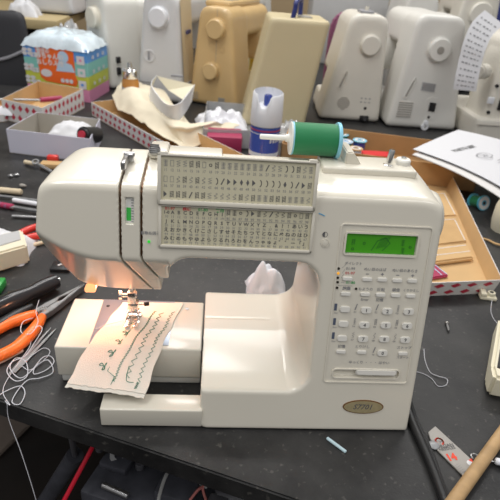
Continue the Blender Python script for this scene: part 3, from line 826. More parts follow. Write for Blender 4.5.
# red-gripped pliers behind case and the loose tools at far left
pr = thing('pliers', 'pliers with short red grips half hidden behind the head of the sewing machine', 'pliers')
for a in (((14,240),(30,232),(50,226)), ((22,237),(36,233),(54,233))):
    b = MB(); b.m('red_grip').tube([at(p[0], p[1]-(3 if a[0][0]==14 else -3), Z=.012) for p in a], .0062, 12); b.build('grip', pr)
b = MB(); b.m('steel').box((-.368,.39,.004),(-.33,.42,.016), None, .002); b.build('jaw', pr)
def rod(name, mk, a, c, r_, z, label, cat, grp=None, hk=None):
    p, q = at(*a,Z=z), at(*c,Z=z)
    if hk:
        t_ = thing(name, label, cat, group=grp); b = MB(); b.m(mk).cyl(p, q, r_, n=12, bev=r_*.3); b.build('shaft', t_)
        m_ = p+(q-p)*hk[1]; b = MB(); b.m(hk[0]).cyl(p-(q-p).normalized()*.002, m_, hk[2], n=14, bev=hk[2]*.3); b.build('handle', t_); return t_
    b = MB(); b.m(mk).cyl(p, q, r_, n=12, bev=r_*.3); return tag(b.build(name), label, cat, grp)
rod('wooden_dowel', 'pale_wood', (-10,189), (22,192), .006, .007, 'pale wooden dowel, topmost of the loose tools at the left edge', 'stick')
rod('metal_rod', 'steel', (-8,195), (60,203), .0028, .005, 'long thin steel rod just below the pale dowel at the left edge', 'rod')
rod('white_rod', 'white_plastic', (13,200), (50,206), .0048, .006, 'short white rod lying among the loose tools at the left edge', 'rod')
rod('tweezers', 'steel', (2,205), (50,213), .0035, .006, 'steel tweezers with pink tape lying among the loose tools', 'tweezers', hk=('magenta', .25, .0055))
rod('metal_rod', 'steel', (12,216), (50,218), .003, .004, 'lowest steel rod of the loose tools, above the red grips', 'rod')
rod('seam_ripper', 'steel', (-5,203), (14,208), .003, .006, 'small seam ripper with a purple handle at the left edge', 'seam ripper', hk=('purple', .7, .005))
rod('wooden_stick', 'pale_wood', (26,247), (48,241), .0035, .004, 'thin pale wooden stick lying below the red plier grips', 'stick')
b = MB(); b.m('black').box((-.355,.30,0),(-.325,.325,.006), None, .001); b.m('steel').cyl((-.345,.31,.006),(-.33,.318,.008),.002); tag(b.build('metal_bracket'), 'small dark metal bracket on the table under the machine head', 'bracket')
# ring wrench
wr = thing('wrench', 'small ring spanner with a wooden tipped handle behind the machine head', 'wrench')
p, q = at(36,163,Z=.01), at(52,172,Z=.004); b = MB(); b.m('steel').tube([p, (p+q)/2, q], .004, 8); 
b.lathe([(.0045,0),(.008,0),(.008,.005),(.0045,.005),(.0045,0)], p, (0,-.5,1)); b.build('wrench_head', wr)
b = MB(); b.m('pale_wood').cyl(at(25,162,Z=.006), at(35,164,Z=.009), .005,.004, bev=.001); b.build('handle', wr)
b = MB(); b.m('red_grip').box((-.045+.0,-.008,0),(-.02,.008,.02), Matrix.Translation(at(68,164,Z=0)), .004); b.m('cardboard').box((-.05,-.012,0),(.0,.012,.012), Matrix.Translation(at(64,168,Z=0)), .002); tag(b.build('eraser_block'), 'small red and tan block behind the top left of the sewing machine', 'block')
def bits(name, mk, pos, label, seed):
    b = MB(); b.m(mk); r_ = random.Random(seed)
    p = at(*pos, Z=0)
    for k in range(3): b.sphere(p+Vector((r_.uniform(-.006,.006), r_.uniform(-.004,.004), .004)), .005, (1.2,.7,.7), 8)
    return tag(b.build(name), label, 'metal part')
bits('metal_clip', 'steel', (14,177), 'small tarnished metal clip on bare table above the pale dowel', 2)
bits('metal_nut', 'grille', (25,187), 'tiny dark metal nut just right of the pale dowel', 4)

# right of the machine ---------------------------------------------------
b = MB(); b.m('ivory').box((-.013,-.008,0),(.013,.008,.006), None, .002); b.box((-.013,-.008,.006),(-.004,.008,.012), None, .001); b.cyl((.004,0,.006),(.004,0,.012),.006); b.m('black').cyl((.004,0,.012),(.004,0,.0122),.003)
p = at(487,298,Z=0); tag(b.build('plastic_clip', None, (p.x,p.y,0), (0,0,-.2)), 'small ivory plastic clip in front of the long candy box', 'clip')
sc = thing('screw', 'single small screw lying on the bare table right of the control panel', 'screw')
p, q = at(447,324,Z=.003), at(449,331,Z=.003); b = MB(); b.m('steel').cyl(p, q, .0016, n=10); b.build('shank', sc); b = MB(); b.m('chrome').cyl(p-(q-p).normalized()*.0025, p, .0034, n=14, bev=.0006); b.build('head', sc)
b = MB(); b.m('thread_white').tube([at(424,349,Z=.001), at(425,360,Z=.001), at(430,372,Z=.001), at(438,376,Z=.002), at(447,379,Z=.002), at(446,385,Z=.001), at(438,386,Z=.001), at(432,379,Z=.001), at(424,374,Z=.001), at(414,371,Z=.001)], .0005, 5)
tag(b.build('loose_thread'), 'short curled white thread on the table right of the machine base', 'thread')
b = MB(); b.m('thread_white').tube([at(492,300,Z=.003), at(491,312,Z=.001), at(496,322,Z=.001), at(504,328,Z=.001)], .0004, 5)
tag(b.build('loose_thread'), 'short white thread trailing from the ivory plastic clip', 'thread')
b = MB(); b.m('pale_cyan').cyl(at(327,438,Z=.002), at(346,452,Z=.002), .0018, n=10, bev=.0005); tag(b.build('plastic_tube'), 'short pale blue plastic tube in front of the machine base', 'tube')
b = MB(); b.m('black').tube([at(404,395,Z=.004), at(412,420,Z=.005), at(424,448,Z=.005), at(434,472,Z=.005), at(448,510,Z=.005), at(456,540,Z=.004)], .0048, 12)
b.tube([at(408,395,Z=.0105), at(416,420,Z=.006), at(430,450,Z=.006), at(441,480,Z=.006), at(450,505,Z=.006), at(460,540,Z=.005)], .0026, 10)
tag(b.build('power_cord'), 'black power cord running forward from the right side of the sewing machine', 'cord')
b = MB(); b.m('wood').cyl(at(440,520,Z=.0075), at(512,420,Z=.0075), .0068, n=24, bev=.001); tag(b.build('wooden_rod'), 'round brown wooden rod crossing the bottom right corner', 'rod')
hk = thing('hook_tool', 'thin steel hook tool with a white handle beside the wooden rod', 'hook tool')
b = MB(); b.m('steel').tube([at(473,459,Z=.004), at(471,455,Z=.004), at(475,454,Z=.004), at(483,459,Z=.004), at(491,461,Z=.004), at(497,462,Z=.004)], .0009, 8); b.build('hook', hk)
b = MB(); b.m('white_plastic').cyl(at(495,461,Z=.005), at(512,464,Z=.005), .0038, n=14, bev=.001); b.build('handle', hk)
# needle packet
np_ = thing('needle_packet', 'torn grey foil needle packet with orange number 14 at the bottom right', 'needle packet')
pA, pB, pC, pD = at(428,433,Z=.001), at(435,427,Z=.001), at(474,463,Z=.001), at(464,478,Z=.001)
ux = (pC-pB).normalized(); uy = Vector((-ux.y,ux.x,0)); o_ = at(450,453,Z=.001)
Mn = Matrix((ux,uy,Vector((0,0,1)))).transposed().to_4x4(); Mn.translation = o_
Li = Mn.inverted()
def nq(px,py): v = Li @ at(px,py,Z=.001); return (v.x,v.y)
b = MB(); b.m('silver_pack').prism([nq(*p) for p in ((428,433),(435,427),(474,463),(464,478),(437,451),(439,448),(430,440))][::-1], 0, .0016, Mn, .0003)
b.build('sleeve', np_)
b = MB(); b.m('clear_tray').sphere(at(434,445,Z=.002), .006, (1,1,.35), 14); b.build('clear_window', np_)
b = MB()
def nt_(st, px, py, size, mk, bold=.02):
    v = nq(px,py); m_ = Mn @ Matrix.Translation((v[0],v[1],.0019)) @ Matrix.Rotation(math.radians(72),4,'Z'); b.m(mk).text(st, size, m_, bold=bold)
nt_('ORGAN', 444.5, 447, .0058, 'ink'); nt_('NEEDLES', 446.8, 449.8, .0050, 'ink'); nt_('14', 451, 458.5, .0115, 'red_ink', .05)
v = nq(439,442.5); Mr = Mn @ Matrix.Translation((v[0],v[1],.0019))
b.m('red_ink').stroke([(.0042*math.cos(a), .0042*math.sin(a)) for a in [k*.4 for k in range(13)]], .0018, Mr)
b.m('ink_green').stroke([(-.004,.003),(0,.0045),(.003,.003)], .0012, Mr)
b.m('ink_grey').stroke([(-.002,-.002),(.001,.002),(.002,-.002)], .0008, Mr)
for k in range(5): v = nq(456+k*1.7, 466+k*1.8); b.m('ink_grey').stroke([(-.003,0),(.003,0)], .0004, Mn @ Matrix.Translation((v[0],v[1],.0019)) @ Matrix.Rotation(PI/2,4,'Z'))
v = nq(469.5,464); b.m('white_plastic').poly([Mn @ Vector((v[0]+.0035*math.cos(k*PI/4), v[1]+.0035*math.sin(k*PI/4), .0018)) for k in range(8)])
v = nq(470.5,461.5); b.m('red_ink').poly([Mn @ Vector((v[0]+.003*math.cos(k*PI*2/3), v[1]+.003*math.sin(k*PI*2/3), .0019)) for k in range(3)])
b.build('print', np_, smooth=0)
# white appliance edge at the right
wa = thing('foot_control', 'white plastic foot control with a dark recess cut off by the right edge', 'foot control')
b = MB(); b.m('ivory')
q = [at(499,318,Z=.03), at(491,366,Z=.03), at(494,378,Z=.03), at(560,392,Z=.03), at(570,320,Z=.03)]
hexa(b, [Vector((p.x,p.y,.032)) for p in q], 0, bev=.004); b.build('case_body', wa)
b = MB(); b.m('black'); q = [at(502,336,Z=.032), at(497,368,Z=.032), at(545,378,Z=.032), at(550,335,Z=.032)]
hexa(b, [Vector((p.x,p.y,.0335)) for p in q], .03, bev=.0008); b.build('pedal', wa)

# candy boxes ---------------------------------------------------------
def open_box(name, label, pts, h, t, mout, min_, pattern=None, flare=0, base=0, cat='box', group=None):
    """open carton: pts = four floor corners, counter-clockwise from above"""
    root = thing(name, label, cat, (0,0,0), group=group)
    P = [Vector((p[0],p[1])) for p in pts]; c = sum(P, Vector((0,0)))/4
    b = MB(); b.m(min_); 
    k_ = len(P)
    b.m(min_); hexa(b, [Vector((p.x,p.y,base+t)) for p in P], base)
    b.build('bottom', root)
    for i in range(k_):
        p, q = P[i], P[(i+1)%k_]; d_ = (q-p); L_ = d_.length; d_.normalize(); n_ = Vector((-d_.y,d_.x))   # inward normal for ccw
        b = MB()
        fo = -n_*flare
        def V(s_, w_, z_): 
            o_ = p + d_*s_ + n_*w_ + fo*(z_/h); return Vector((o_.x,o_.y,base+z_))
        b.m(mout); b.poly([V(0,0,0),V(L_,0,0),V(L_,0,h),V(0,0,h)])
        b.m(min_); b.poly([V(L_,t,0),V(0,t,0),V(0,t,h),V(L_,t,h)])
        b.m(mout); b.poly([V(0,0,h),V(L_,0,h),V(L_,t,h),V(0,t,h)]); b.poly([V(0,0,0),V(0,0,h),V(0,t,h),V(0,t,0)]); b.poly([V(L_,t,0),V(L_,t,h),V(L_,0,h),V(L_,0,0)]); b.poly([V(0,t,0),V(L_,t,0),V(L_,0,0),V(0,0,0)])
        if pattern:
            sz = pattern.get('size', .011); b.m('candy_red'); nr = pattern.get('rows', 2)
            s0 = .012
            s_ = s0
            while s_ < L_-sz*.6:
                for r_ in range(nr):
                    zc = h*(r_+.55)/(nr+.1); ss = s_ + (sz*.35 if r_ % 2 else 0)
                    if ss > L_-sz*.6: continue
                    if pattern.get('plain') and s_ < pattern['plain'] and i == 0: 
                        continue
                    # a wrapped sweet: lozenge with twisted ends
                    e = sz*.5
                    for (dx, dz, kx, kz) in ((0,0,.62,.5),):
                        b.poly([V(ss-e,-.0003,zc), V(ss-e*.1,-.0003,zc-h/nr*.34), V(ss+e,-.0003,zc), V(ss+e*.1,-.0003,zc+h/nr*.34)])
                s_ += sz*1.5
            if pattern.get('plain') and i == 0:
                b.m('candy_pink')
                for (cx_, cz_) in ((.018,.008),(.030,.008),(.024,.017)):
                    for a in range(6):
                        a0, a1_ = a*PI/3, (a+1)*PI/3
                        pp = [(cx_+.0058*math.cos(a0),cz_+.0058*math.sin(a0)),(cx_+.0058*math.cos(a1_),cz_+.0058*math.sin(a1_)),(cx_+.0042*math.cos(a1_),cz_+.0042*math.sin(a1_)),(cx_+.0042*math.cos(a0),cz_+.0042*math.sin(a0))]
                        b.poly([V(x_,-.0003,z_*h/.027) for x_,z_ in pp])
        b.build('side_panel', root, smooth=0)
    return root
def fl(px, py, Z=0): p = at(px,py,Z=Z); return (p.x,p.y)
# long box on the right
h = .030
A_, D_ = fl(492,293), fl(447,169,h)
B0 = fl(429,296); dirf = Vector(A_)-Vector(B0); C0 = Vector(A_)-dirf*2.6
w3 = fl(418,170,h); dirb = Vector(w3)-Vector(D_)
open_box('candy_box', 'long open cardboard candy box holding paper packets right of the sewing machine', [C0, A_, fl(447,170,h), Vector(fl(447,170,h))+dirb.normalized()*.17], h, .0014, 'card_white', 'cardboard_in', dict(size=.019, rows=2, plain=0), flare=.007)
# packets inside it
pk = [((430,196),(444,184),(472,250),(440,255)), ]
def packet(name, mk, corners, z, th, label, cat, grp=None, stripe=None):
    b = MB(); b.m(mk); hexa(b, [Vector((*fl(x,y,z+th), z+th)) for x,y in corners], z, bev=th*.3)
    if stripe:
        b.m(stripe[0])
        for (x0_,y0_,x1_,y1_) in stripe[1]:
            p, q = at(x0_,y0_,Z=z+th+.0003), at(x1_,y1_,Z=z+th+.0003); u = (q-p).normalized(); n_ = Vector((-u.y,u.x,0))*.0009
            b.poly([p-n_, q-n_, q+n_, p+n_])
    return tag(b.build(name), label, cat, grp)
packet('paper_packet', 'cardboard_in', ((418,192),(446,190),(458,215),(418,218)), .002, .010, 'far brown paper packet in the long candy box', 'packet', None, ('card_white', [(424,196,444,193),(444,193,455,214)]))
packet('paper_packet', 'cardboard', ((418,218),(458,216),(467,241),(418,247)), .002, .008, 'middle brown paper packet in the long candy box', 'packet', None, ('card_white', [(424,221,455,219),(455,220,465,240)]))
packet('paper_packet', 'cardboard_in', ((418,247),(467,242),(474,257),(418,264)), .002, .010, 'near brown paper packet in the long candy box', 'packet', None, ('card_white', [(424,250,466,245),(428,256,470,251)]))
packet('booklet', 'magenta', ((418,264),(434,262),(449,275),(430,278)), .002, .006, 'thin booklet with a red cover at the near end of the long candy box', 'booklet', None, ('pale_blue', [(430,261,447,274),(427,262,442,275)]))

# box 1, far left
h = .058
Lc, Bc, Rc, Fc = fl(1,99,h), fl(38,81,h), fl(83,89,h), fl(42,108,h)
open_box('candy_box', 'open candy box with a screwdriver laid across it in front of the diaper pack', [Lc,Fc,Rc,Bc], h, .0016, 'card_white', 'cardboard_in', dict(size=.016, rows=2), flare=.0)
sd = thing('screwdriver', 'long screwdriver with a clear red handle resting on the candy box', 'screwdriver')
p, q, m_ = at(-4,99,Z=.042), at(62,98,Z=.04), at(40,100,Z=.041); b = MB(); b.m('steel').cyl(p, m_, .0032, n=12); b.build('shaft', sd)
b = MB(); b.m('magenta').cyl(m_, q, .0075, n=14, bev=.002); b.build('handle', sd)
# lower candy box seen beside the white box
open_box('candy_box', 'squashed candy box under white paper at the left edge behind the white box', [fl(-40,122),fl(4,122),fl(40,113),fl(0,105)], .02, .0016, 'card_white', 'cardboard_in', dict(size=.016, rows=1))
crumple('plastic_sheet', 'white_bag', *fl(15,112,.02), .06, .03, .025, 8, 'crumpled clear plastic lying over the squashed candy box', 'plastic sheet', base=.018)

# plain white box
h = .058
q = [fl(6,129,h), fl(90,139,h), fl(100,119,h), fl(37,112,h)]
open_box('white_box', 'plain white open cardboard box behind the left end of the machine', q, h, .0018, 'lilac_white', 'grey_card')
crumple('white_cloth', 'white_paper', *fl(72,126,.045), .055, .045, .04, 12, 'crumpled white cloth inside the plain white box', 'cloth', base=.022)
b = MB(); c_ = at(86,134,Z=.052); b.m('black').cyl(c_+Vector((-.004,-.02,.004)), c_+Vector((.02,.035,-.012)), .019, n=24, bev=.005); b.m('candy_red').cyl(c_+Vector((-.0055,-.0235,.005)), c_+Vector((-.004,-.02,.004)), .010, n=16)
tag(b.build('rubber_knob'), 'black rubber knob with a red centre inside the white box', 'knob')

# box 2, middle
h = .04
F1, F2 = Vector(fl(91,102,h)), Vector(fl(149,134,h)); dd = (F2-F1); F3 = F1+dd*1.75
nn = Vector((-dd.y,dd.x)).normalized()*.12
open_box('candy_box', 'long candy box full of cream cloth behind the sewing machine', [F1, F3, F3+nn, F1+nn], h, .0016, 'card_white', 'cardboard_in', dict(size=.018, rows=2))
# cream cloth heaped and spilling over
def cloth(name, mk, ctrl, label, cat, nu=28, nv=28, amp=.012, seed=1, fr_=26):
    """ctrl: grid of 3-D control points, spline-interpolated"""
    rows = [spline([Vector(p) for p in r_], 8) for r_ in ctrl]
    cols = list(zip(*rows)); cols = [spline(list(c_), 8) for c_ in cols]
    rows = [list(r_) for r_ in zip(*cols)]
    for r_ in rows:
        for p in r_:
            k_ = noise.noise(p*fr_+Vector((seed,0,0))) + .5*noise.noise(p*fr_*2.2+Vector((seed,3,0)))
            p.z = max(.002, p.z + amp*k_)
    b = MB(); b.m(mk); b.grid(rows)
    lo = [[p+Vector((0,0,-.0016)) for p in r_][::-1] for r_ in rows]; b.grid(lo)
    return tag(b.build(name, smooth=70), label, cat)
z_ = lambda x,y,Z: tuple(at(x,y,Z=Z))
cloth('cloth', 'fabric_cream', [
    [z_(112,95,.04), z_(128,76,.075), z_(140,82,.07), z_(165,92,.05)],
    [z_(118,108,.045), z_(132,90,.085), z_(150,96,.07), z_(176,108,.055)],
    [z_(128,112,.045), z_(146,104,.075), z_(166,112,.065), z_(192,122,.05)],
    [z_(144,124,.042), z_(160,120,.06), z_(180,127,.06), z_(215,122,.05)],
    [z_(160,133,.042), z_(170,131,.045), z_(186,133,.045), z_(226,122,.04)],
    [z_(186,152,.012), z_(188,150,.012), z_(193,147,.012), z_(240,124,.035)]],
    'cream cotton cloth heaped in the candy box and hanging over its side', 'cloth', amp=.011, fr_=19)
# white curved cover
cv = thing('plastic_cover', 'curved white and cream plastic machine cover standing on the cream cloth', 'plastic cover')
b = MB(); 
pathT = [(157,75),(150,88),(150,100),(158,112),(167,121),(178,120),(188,105),(195,86)]
zT = .115
top = spline([at(x,y,Z=z) for (x,y),z in zip([(157,75),(151,84),(158,96),(168,105),(180,103),(188,94),(195,84)],[.12,.115,.11,.105,.105,.105,.11])], 6)
bot = spline([at(x,y,Z=z) for (x,y),z in zip([(150,92),(149,98),(155,110),(166,120),(178,121),(186,112),(192,101)],[.075,.07,.06,.055,.055,.06,.07])], 6)
b.m('white_plastic'); b.grid([top, bot]); 
cen = sum(top, Vector())/len(top)
ti = [p+(cen-p).normalized()*.003 for p in top]; bi = [p+(cen-p).normalized()*.003 for p in bot]
b.m('ivory'); b.grid([[p for p in bi],[p for p in ti]]); b.m('white_plastic'); b.grid([ti, top]); b.grid([bot, bi])
b.build('shell', cv, smooth=60)
b = MB(); b.m('ivory'); b.poly([at(157,76,Z=.118), at(195,85,Z=.108), at(190,104,Z=.07), at(168,90,Z=.085)]); b.poly([at(157,76,Z=.117), at(168,90,Z=.084), at(190,104,Z=.069), at(195,85,Z=.107)]); b.build('inner_wall', cv, smooth=0)
b = MB(); b.m('grey').box((-.018,-.004,0),(.018,.004,.006), Matrix.Translation(at(177,77,Z=.118)) @ Matrix.Rotation(-.1,4,'Z'), .001); b.build('latch', cv)
# clear tray and its rag
h = .05
open_box('clear_tray', 'translucent grey plastic tray behind the candy box of cream cloth', [fl(203,129,h),fl(258,131,h),fl(262,105,h),fl(207,101,h)], h, .002, 'clear_tray', 'clear_tray', cat='tray')
crumple('plastic_wrap', 'white_bag', *fl(222,112,.045), .075, .05, .05, 21, 'crumpled white plastic wrap inside the translucent tray', 'plastic wrap', amp=.6, base=.006, freq=4)
b = MB(); p = at(224,153,Z=.0); b.m('magenta').box((-.055,-.02,0),(.035,.06,.042), Matrix.Translation((p.x+.01,p.y+.02,0)), .002); tag(b.build('magenta_box'), 'small magenta box right behind the raised stitch chart', 'box')
# bag seen through the machine
crumple('plastic_bag', 'white_bag', *fl(265,290), .030, .024, .046, 31, 'small crumpled white plastic bag seen through the machine throat', 'plastic bag', amp=.7, freq=1.6)

# spray can -----------------------------------------------------------
pc = Vector((.004,.735,0)); can = thing('spray_can', 'blue aerosol can with a white cap behind the green spool', 'spray can', pc)
R0 = .0235*1.42
b = MB(); b.m('can_blue').lathe([(0,0),(R0,0),(R0+.001,.003),(R0,.006),(R0,.125),(R0-.003,.132)], n=40); b.build('can_body', can)
b = MB(); b.m('magenta').lathe([(R0+.0003,.118),(R0+.0003,.1215)], n=40); b.m('white_plastic').lathe([(R0+.0003,.112),(R0+.0003,.1135)], n=40)
b.lathe([(R0+.0003,.060),(R0+.0003,.070)], n=40); b.m('magenta').lathe([(R0+.0004,.056),(R0+.0004,.058)], n=40)
b.m('card_white')
for k in range(5):
    a = -PI/2+.25+k*.22
    b.poly([Vector(((R0+.0006)*math.cos(a+s_), (R0+.0006)*math.sin(a+s_), z2)) for s_,z2 in ((0,.094),(.12,.094),(.16,.110),(.04,.110))])
b.build('label', can)
b = MB(); b.m('white_plastic')
rows = []
NA = 48
for z2, r_ in ((.128,R0+.001),(.131,R0+.002),(.155,R0+.0015),(1,R0),(1.01,R0-.003),(1.02,R0-.0035)):
    rw = []
    for k in range(NA):
        a = 2*PI*k/NA; notch = math.exp(-((((a-(-1.95+2*PI))+PI)%(2*PI)-PI)/.42)**4)
        topz = .1985+.003*math.cos(a-PI/2) - .026*notch
        z3 = z2 if z2 < 1 else (topz-.003 if z2 == 1 else (topz if z2 == 1.01 else .170))
        rw.append(Vector((r_*math.cos(a), r_*math.sin(a), z3)))
    rows.append(rw)
b.grid(rows, True); b.poly(rows[-1]); b.build('cap', can, smooth=50)
b = MB(); b.m('navy'); b.m('can_blue').cyl((0,-.004,.165),(0,-.004,.193),.009, n=20, bev=.002); b.build('nozzle', can)
# ================================================================== behind
# diaper pack ----------------------------------------------------------
FL, FR_, RR_ = Vector(fl(27,86,.09)), Vector(fl(88,99,.045)), Vector(fl(110,84,.09))
Yp = 1.02
a_, c_ = at(24,84,Y=1.06), at(88,98,Y=1.0)
P0 = Vector((-.722,1.352)); P1 = Vector((-.513,1.30)); P2_ = P1+Vector((.028,.17)); P3 = P0+Vector((.028,.17)); ZK = .74
pk = thing('diaper_pack', 'blue plastic wrapped diaper pack with an orange label', 'diaper pack', (0,0,0))
hz = .215
def PF(s, z, off=.0012):                     # front face
    d_ = (P1-P0); n_ = Vector((d_.y,-d_.x)).normalized(); q = P0+d_*s+n_*off; return Vector((q.x,q.y,z*ZK))
def PS(s, z, off=.0012):
    d_ = (P2_-P1); n_ = Vector((d_.y,-d_.x)).normalized(); q = P1+d_*s+n_*off; return Vector((q.x,q.y,z*ZK))
b = MB()
bands = [(0,.052,'pink_pack'),(.052,.107,'lime_pack'),(.107,.163,'teal_pack'),(.163,hz,'blue_pack')]
for z0_,z1_,mk in bands:
    b.m(mk)
    n_ = [Vector((p.x,p.y,z1_*ZK)) for p in (P0,P1,P2_,P3)]; hexa(b, n_, z0_*ZK)
b.build('pack_body', pk, smooth=0)
b = MB(); b.m('orange_pack')
b.poly([PF(s,z) for s,z in ((.20,.205),(.72,.212),(.80,.200),(.80,.11),(.83,.085),(.80,.062),(.32,.070),(.24,.085))])
b.m('pale_blue'); b.poly([PF(.63+.085*math.cos(a), .178+.024*math.sin(a), .0018) for a in [k*PI/8 for k in range(16)]])
b.poly([PF(s,z,.0018) for s,z in ((.56,.165),(.76,.150),(.80,.120),(.50,.118))])
b.m('white_paper')
for s_, st_, z3, sz in ((.30,'新','.19',.02),): pass
dF = (P1-P0).normalized(); MF = Matrix((Vector((dF.x,dF.y,0)), Vector((0,0,1)), Vector((dF.y,-dF.x,0)))).transposed().to_4x4()
def FT(st_, s, z, size, bold=.04, off=.0022):
    m_ = MF.copy(); m_.translation = PF(s, z, off); b.text(st_, size, m_, bold=bold)
FT('毎日の', .32, .194, .015); FT('赤ちゃんの', .42, .174, .019); FT('おしりふき', .42, .148, .019); FT('●●●', .66, .080, .016)
b.poly([PF(.34+.09*math.cos(a), .105+.016*math.sin(a), .0018) for a in [k*PI/8 for k in range(16)]])
for s_,z4 in ((.90,.172),(.90,.122),(.90,.072)):
    b.poly([PF(s_+dx, z4+dz, .0018) for dx,dz in ((-.06,-.017),(.06,-.017),(.06,.017),(-.06,.017))])
def flower(F_, s, z, r_, mk, ks):
    b.m(mk)
    for k in range(4):
        a = k*PI/2+.78
        b.poly([F_(s+(r_*ks)*(.6*math.cos(a)+.45*math.cos(t_)), z+r_*(.6*math.sin(a)+.45*math.sin(t_)), .0018) for t_ in [j*PI/3 for j in range(6)]])
for z4 in (.185,.122,.072): 
    flower(PF, .07, z4, .018, 'white_paper', 5.4); flower(PF, .17, z4-.01, .012, 'white_paper', 5.4)
for z4 in (.18,.122,.072):
    for s_ in (.25,.5,.75): flower(PS, s_, z4, .009, 'white_paper', 7)
b.m('candy_pink'); b.poly([PF(.07+.02*math.cos(k), .122+.004*math.sin(k), .0022) for k in range(6)])
for s_,z4,mk in ((.90,.172,'pink_pack'),(.90,.122,'teal_pack'),(.90,.072,'blue_pack')):
    b.m(mk); b.poly([PF(s_+.025*math.cos(k*PI/4), z4+.006*math.sin(k*PI/4), .0023) for k in range(8)])
b.build('printed_label', pk, smooth=0)
b = MB(); b.m('wrap'); rows = []
n = 22
for i in range(n+1):
    R_ = []
    for j in range(n+1):
        u, v = i/n, j/n; e = (1-abs(2*u-1)**4)*(1-abs(2*v-1)**4)
        q = P0+(P1-P0)*(u*1.04-.02)+(P3-P0)*(v*1.04-.02)
        R_.append(Vector((q.x,q.y, hz*ZK-.006+.044*e**.5+.010*e*noise.noise(Vector((u*6,v*5,1)))+.006*noise.noise(Vector((u*14,v*12,4))))))
    rows.append(R_)
b.grid(rows); b.build('plastic_wrap', pk, smooth=60)

# dark chair-like shell at the left -----------------------------------
ch = thing('chair_back', 'dark grey curved plastic chair back at the left edge', 'chair')
def chf(x, y, z):
    yc = 1.56+.9*(x+.86)**2
    d_ = np.abs(y-yc)-.012
    xr = -.765-.04*np.maximum(0, z)
    return smax(smax(smax(d_, x-xr, .02), -x-1.10, .02), z-.243, .05)
def chf2(x, y, z): return smax(chf(x,y,z), -z-.22, .03)
solid('backrest', chf2, (-1.12,1.53,-.24), (-.74,1.64,.26), .008, 'chair_grey', ch)
b = MB(); b.m('grey').tube([(-1.08,1.59,.04),(-.95,1.553,.055),(-.86,1.545,.07),(-.79,1.548,.10)], .006, 10); b.build('reflection_band', ch)  # light reflection band on the backrest, modelled as a grey tube
b = MB(); b.m('black').tube([(-.93,1.59,-.15),(-.93,1.60,-.30),(-.93,1.40,-.34)], .016, 12); b.build('back_support', ch)
b = MB(); b.m('chair_grey').box((-1.13,1.10,-.36),(-.72,1.50,-.29), None, .03, 4); b.build('seat', ch)
b = MB(); b.m('black').cyl((-.93,1.32,-.70),(-.93,1.32,-.35),.022); b.build('gas_column', ch)
for k in range(5):
    a = k*2*PI/5+.3; b = MB(); b.m('black').tube([(-.93,1.32,-.64),(-.93+.26*math.cos(a),1.32+.26*math.sin(a),-.67)], .014, 8); b.sphere((-.93+.26*math.cos(a),1.32+.26*math.sin(a),-.695), .025, n=12); b.build('base_leg', ch)

# sewing machines standing on the table --------------------------------
def machine(name, label, org, yaw, wb, wt, shift, h, mk, length=.38, cdep=.14, k=.022, skip_arm=False, group='second hand sewing machines behind', hs=.006, side=None):
    """end-on portable machine; x across its end, y along its length. wb/wt bottom/top width, shift of the top's left corner"""
    root = thing(name, label, 'sewing machine', org, yaw, group)
    def f(x, y, z):
        t = z/h
        l = -(x-shift*t)/math.sqrt(1+(shift/h)**2)
        xr = wb+(shift+wt-wb)*t
        r_ = (x-xr)/math.sqrt(1+((shift+wt-wb)/h)**2)
        p = smax(smax(smax(l, r_, k), z-h, k*1.6), -z+.004, k*.6)
        col = np.maximum(p, 0*y + np.abs(y-cdep/2)-cdep/2)
        col = smax(p, np.abs(y-cdep/2)-cdep/2, k*.8)
        arm = smax(smax(p+.004, h*.70-z, .02), np.abs(y-length/2)-length/2+.004, .02)
        hd = smax(smax(p+.004, h*.40-z, .02), np.abs(y-length+.05)-.05, .02)
        bs = smax(smax(p+.002, z-.065, .01), np.abs(y-length/2)-length/2+.004, .01)
        return np.minimum(np.minimum(col, np.minimum(arm, hd)), bs)
    solid('machine_body', f, (min(0,shift)-.01,-.01,0), (max(wb,shift+wt)+.01,length+.01,h+.01), hs, mk, root)
    b = MB(); b.m('black').box((.012,.01,0),(wb-.012,length-.01,.007)); b.build('base_foot', root)
    return root
def disc(root, name, mk, x, z, r_, t=.014, ctr=None, bev=.004):
    b = MB(); b.m(mk).lathe([(r_*1.12,.0),(r_*1.12,.002),(r_,.003),(r_,t-bev),(r_-bev,t),(0,t)], (x,.0005,z), (0,-1,0), 36)
    if ctr: b.m(ctr[0]).lathe([(ctr[1],t+.0004),(ctr[1]*.9,t+.002),(0,t+.002)], (x,.0005,z), (0,-1,0), 24)
    return b.build(name, root)
def fbox(root, name, mk, x0_, x1_, z0_, z1_, t=.002, r_=.002):
    b = MB(); b.m(mk).prism(rounded(x0_, x1_, z0_, z1_, r_), 0, t, Matrix(((1,0,0,0),(0,0,-1,.001),(0,1,0,0),(0,0,0,1)))); return b.build(name, root)
FM = Matrix(((1,0,0,0),(0,0,-1,0),(0,1,0,0),(0,0,0,1)))

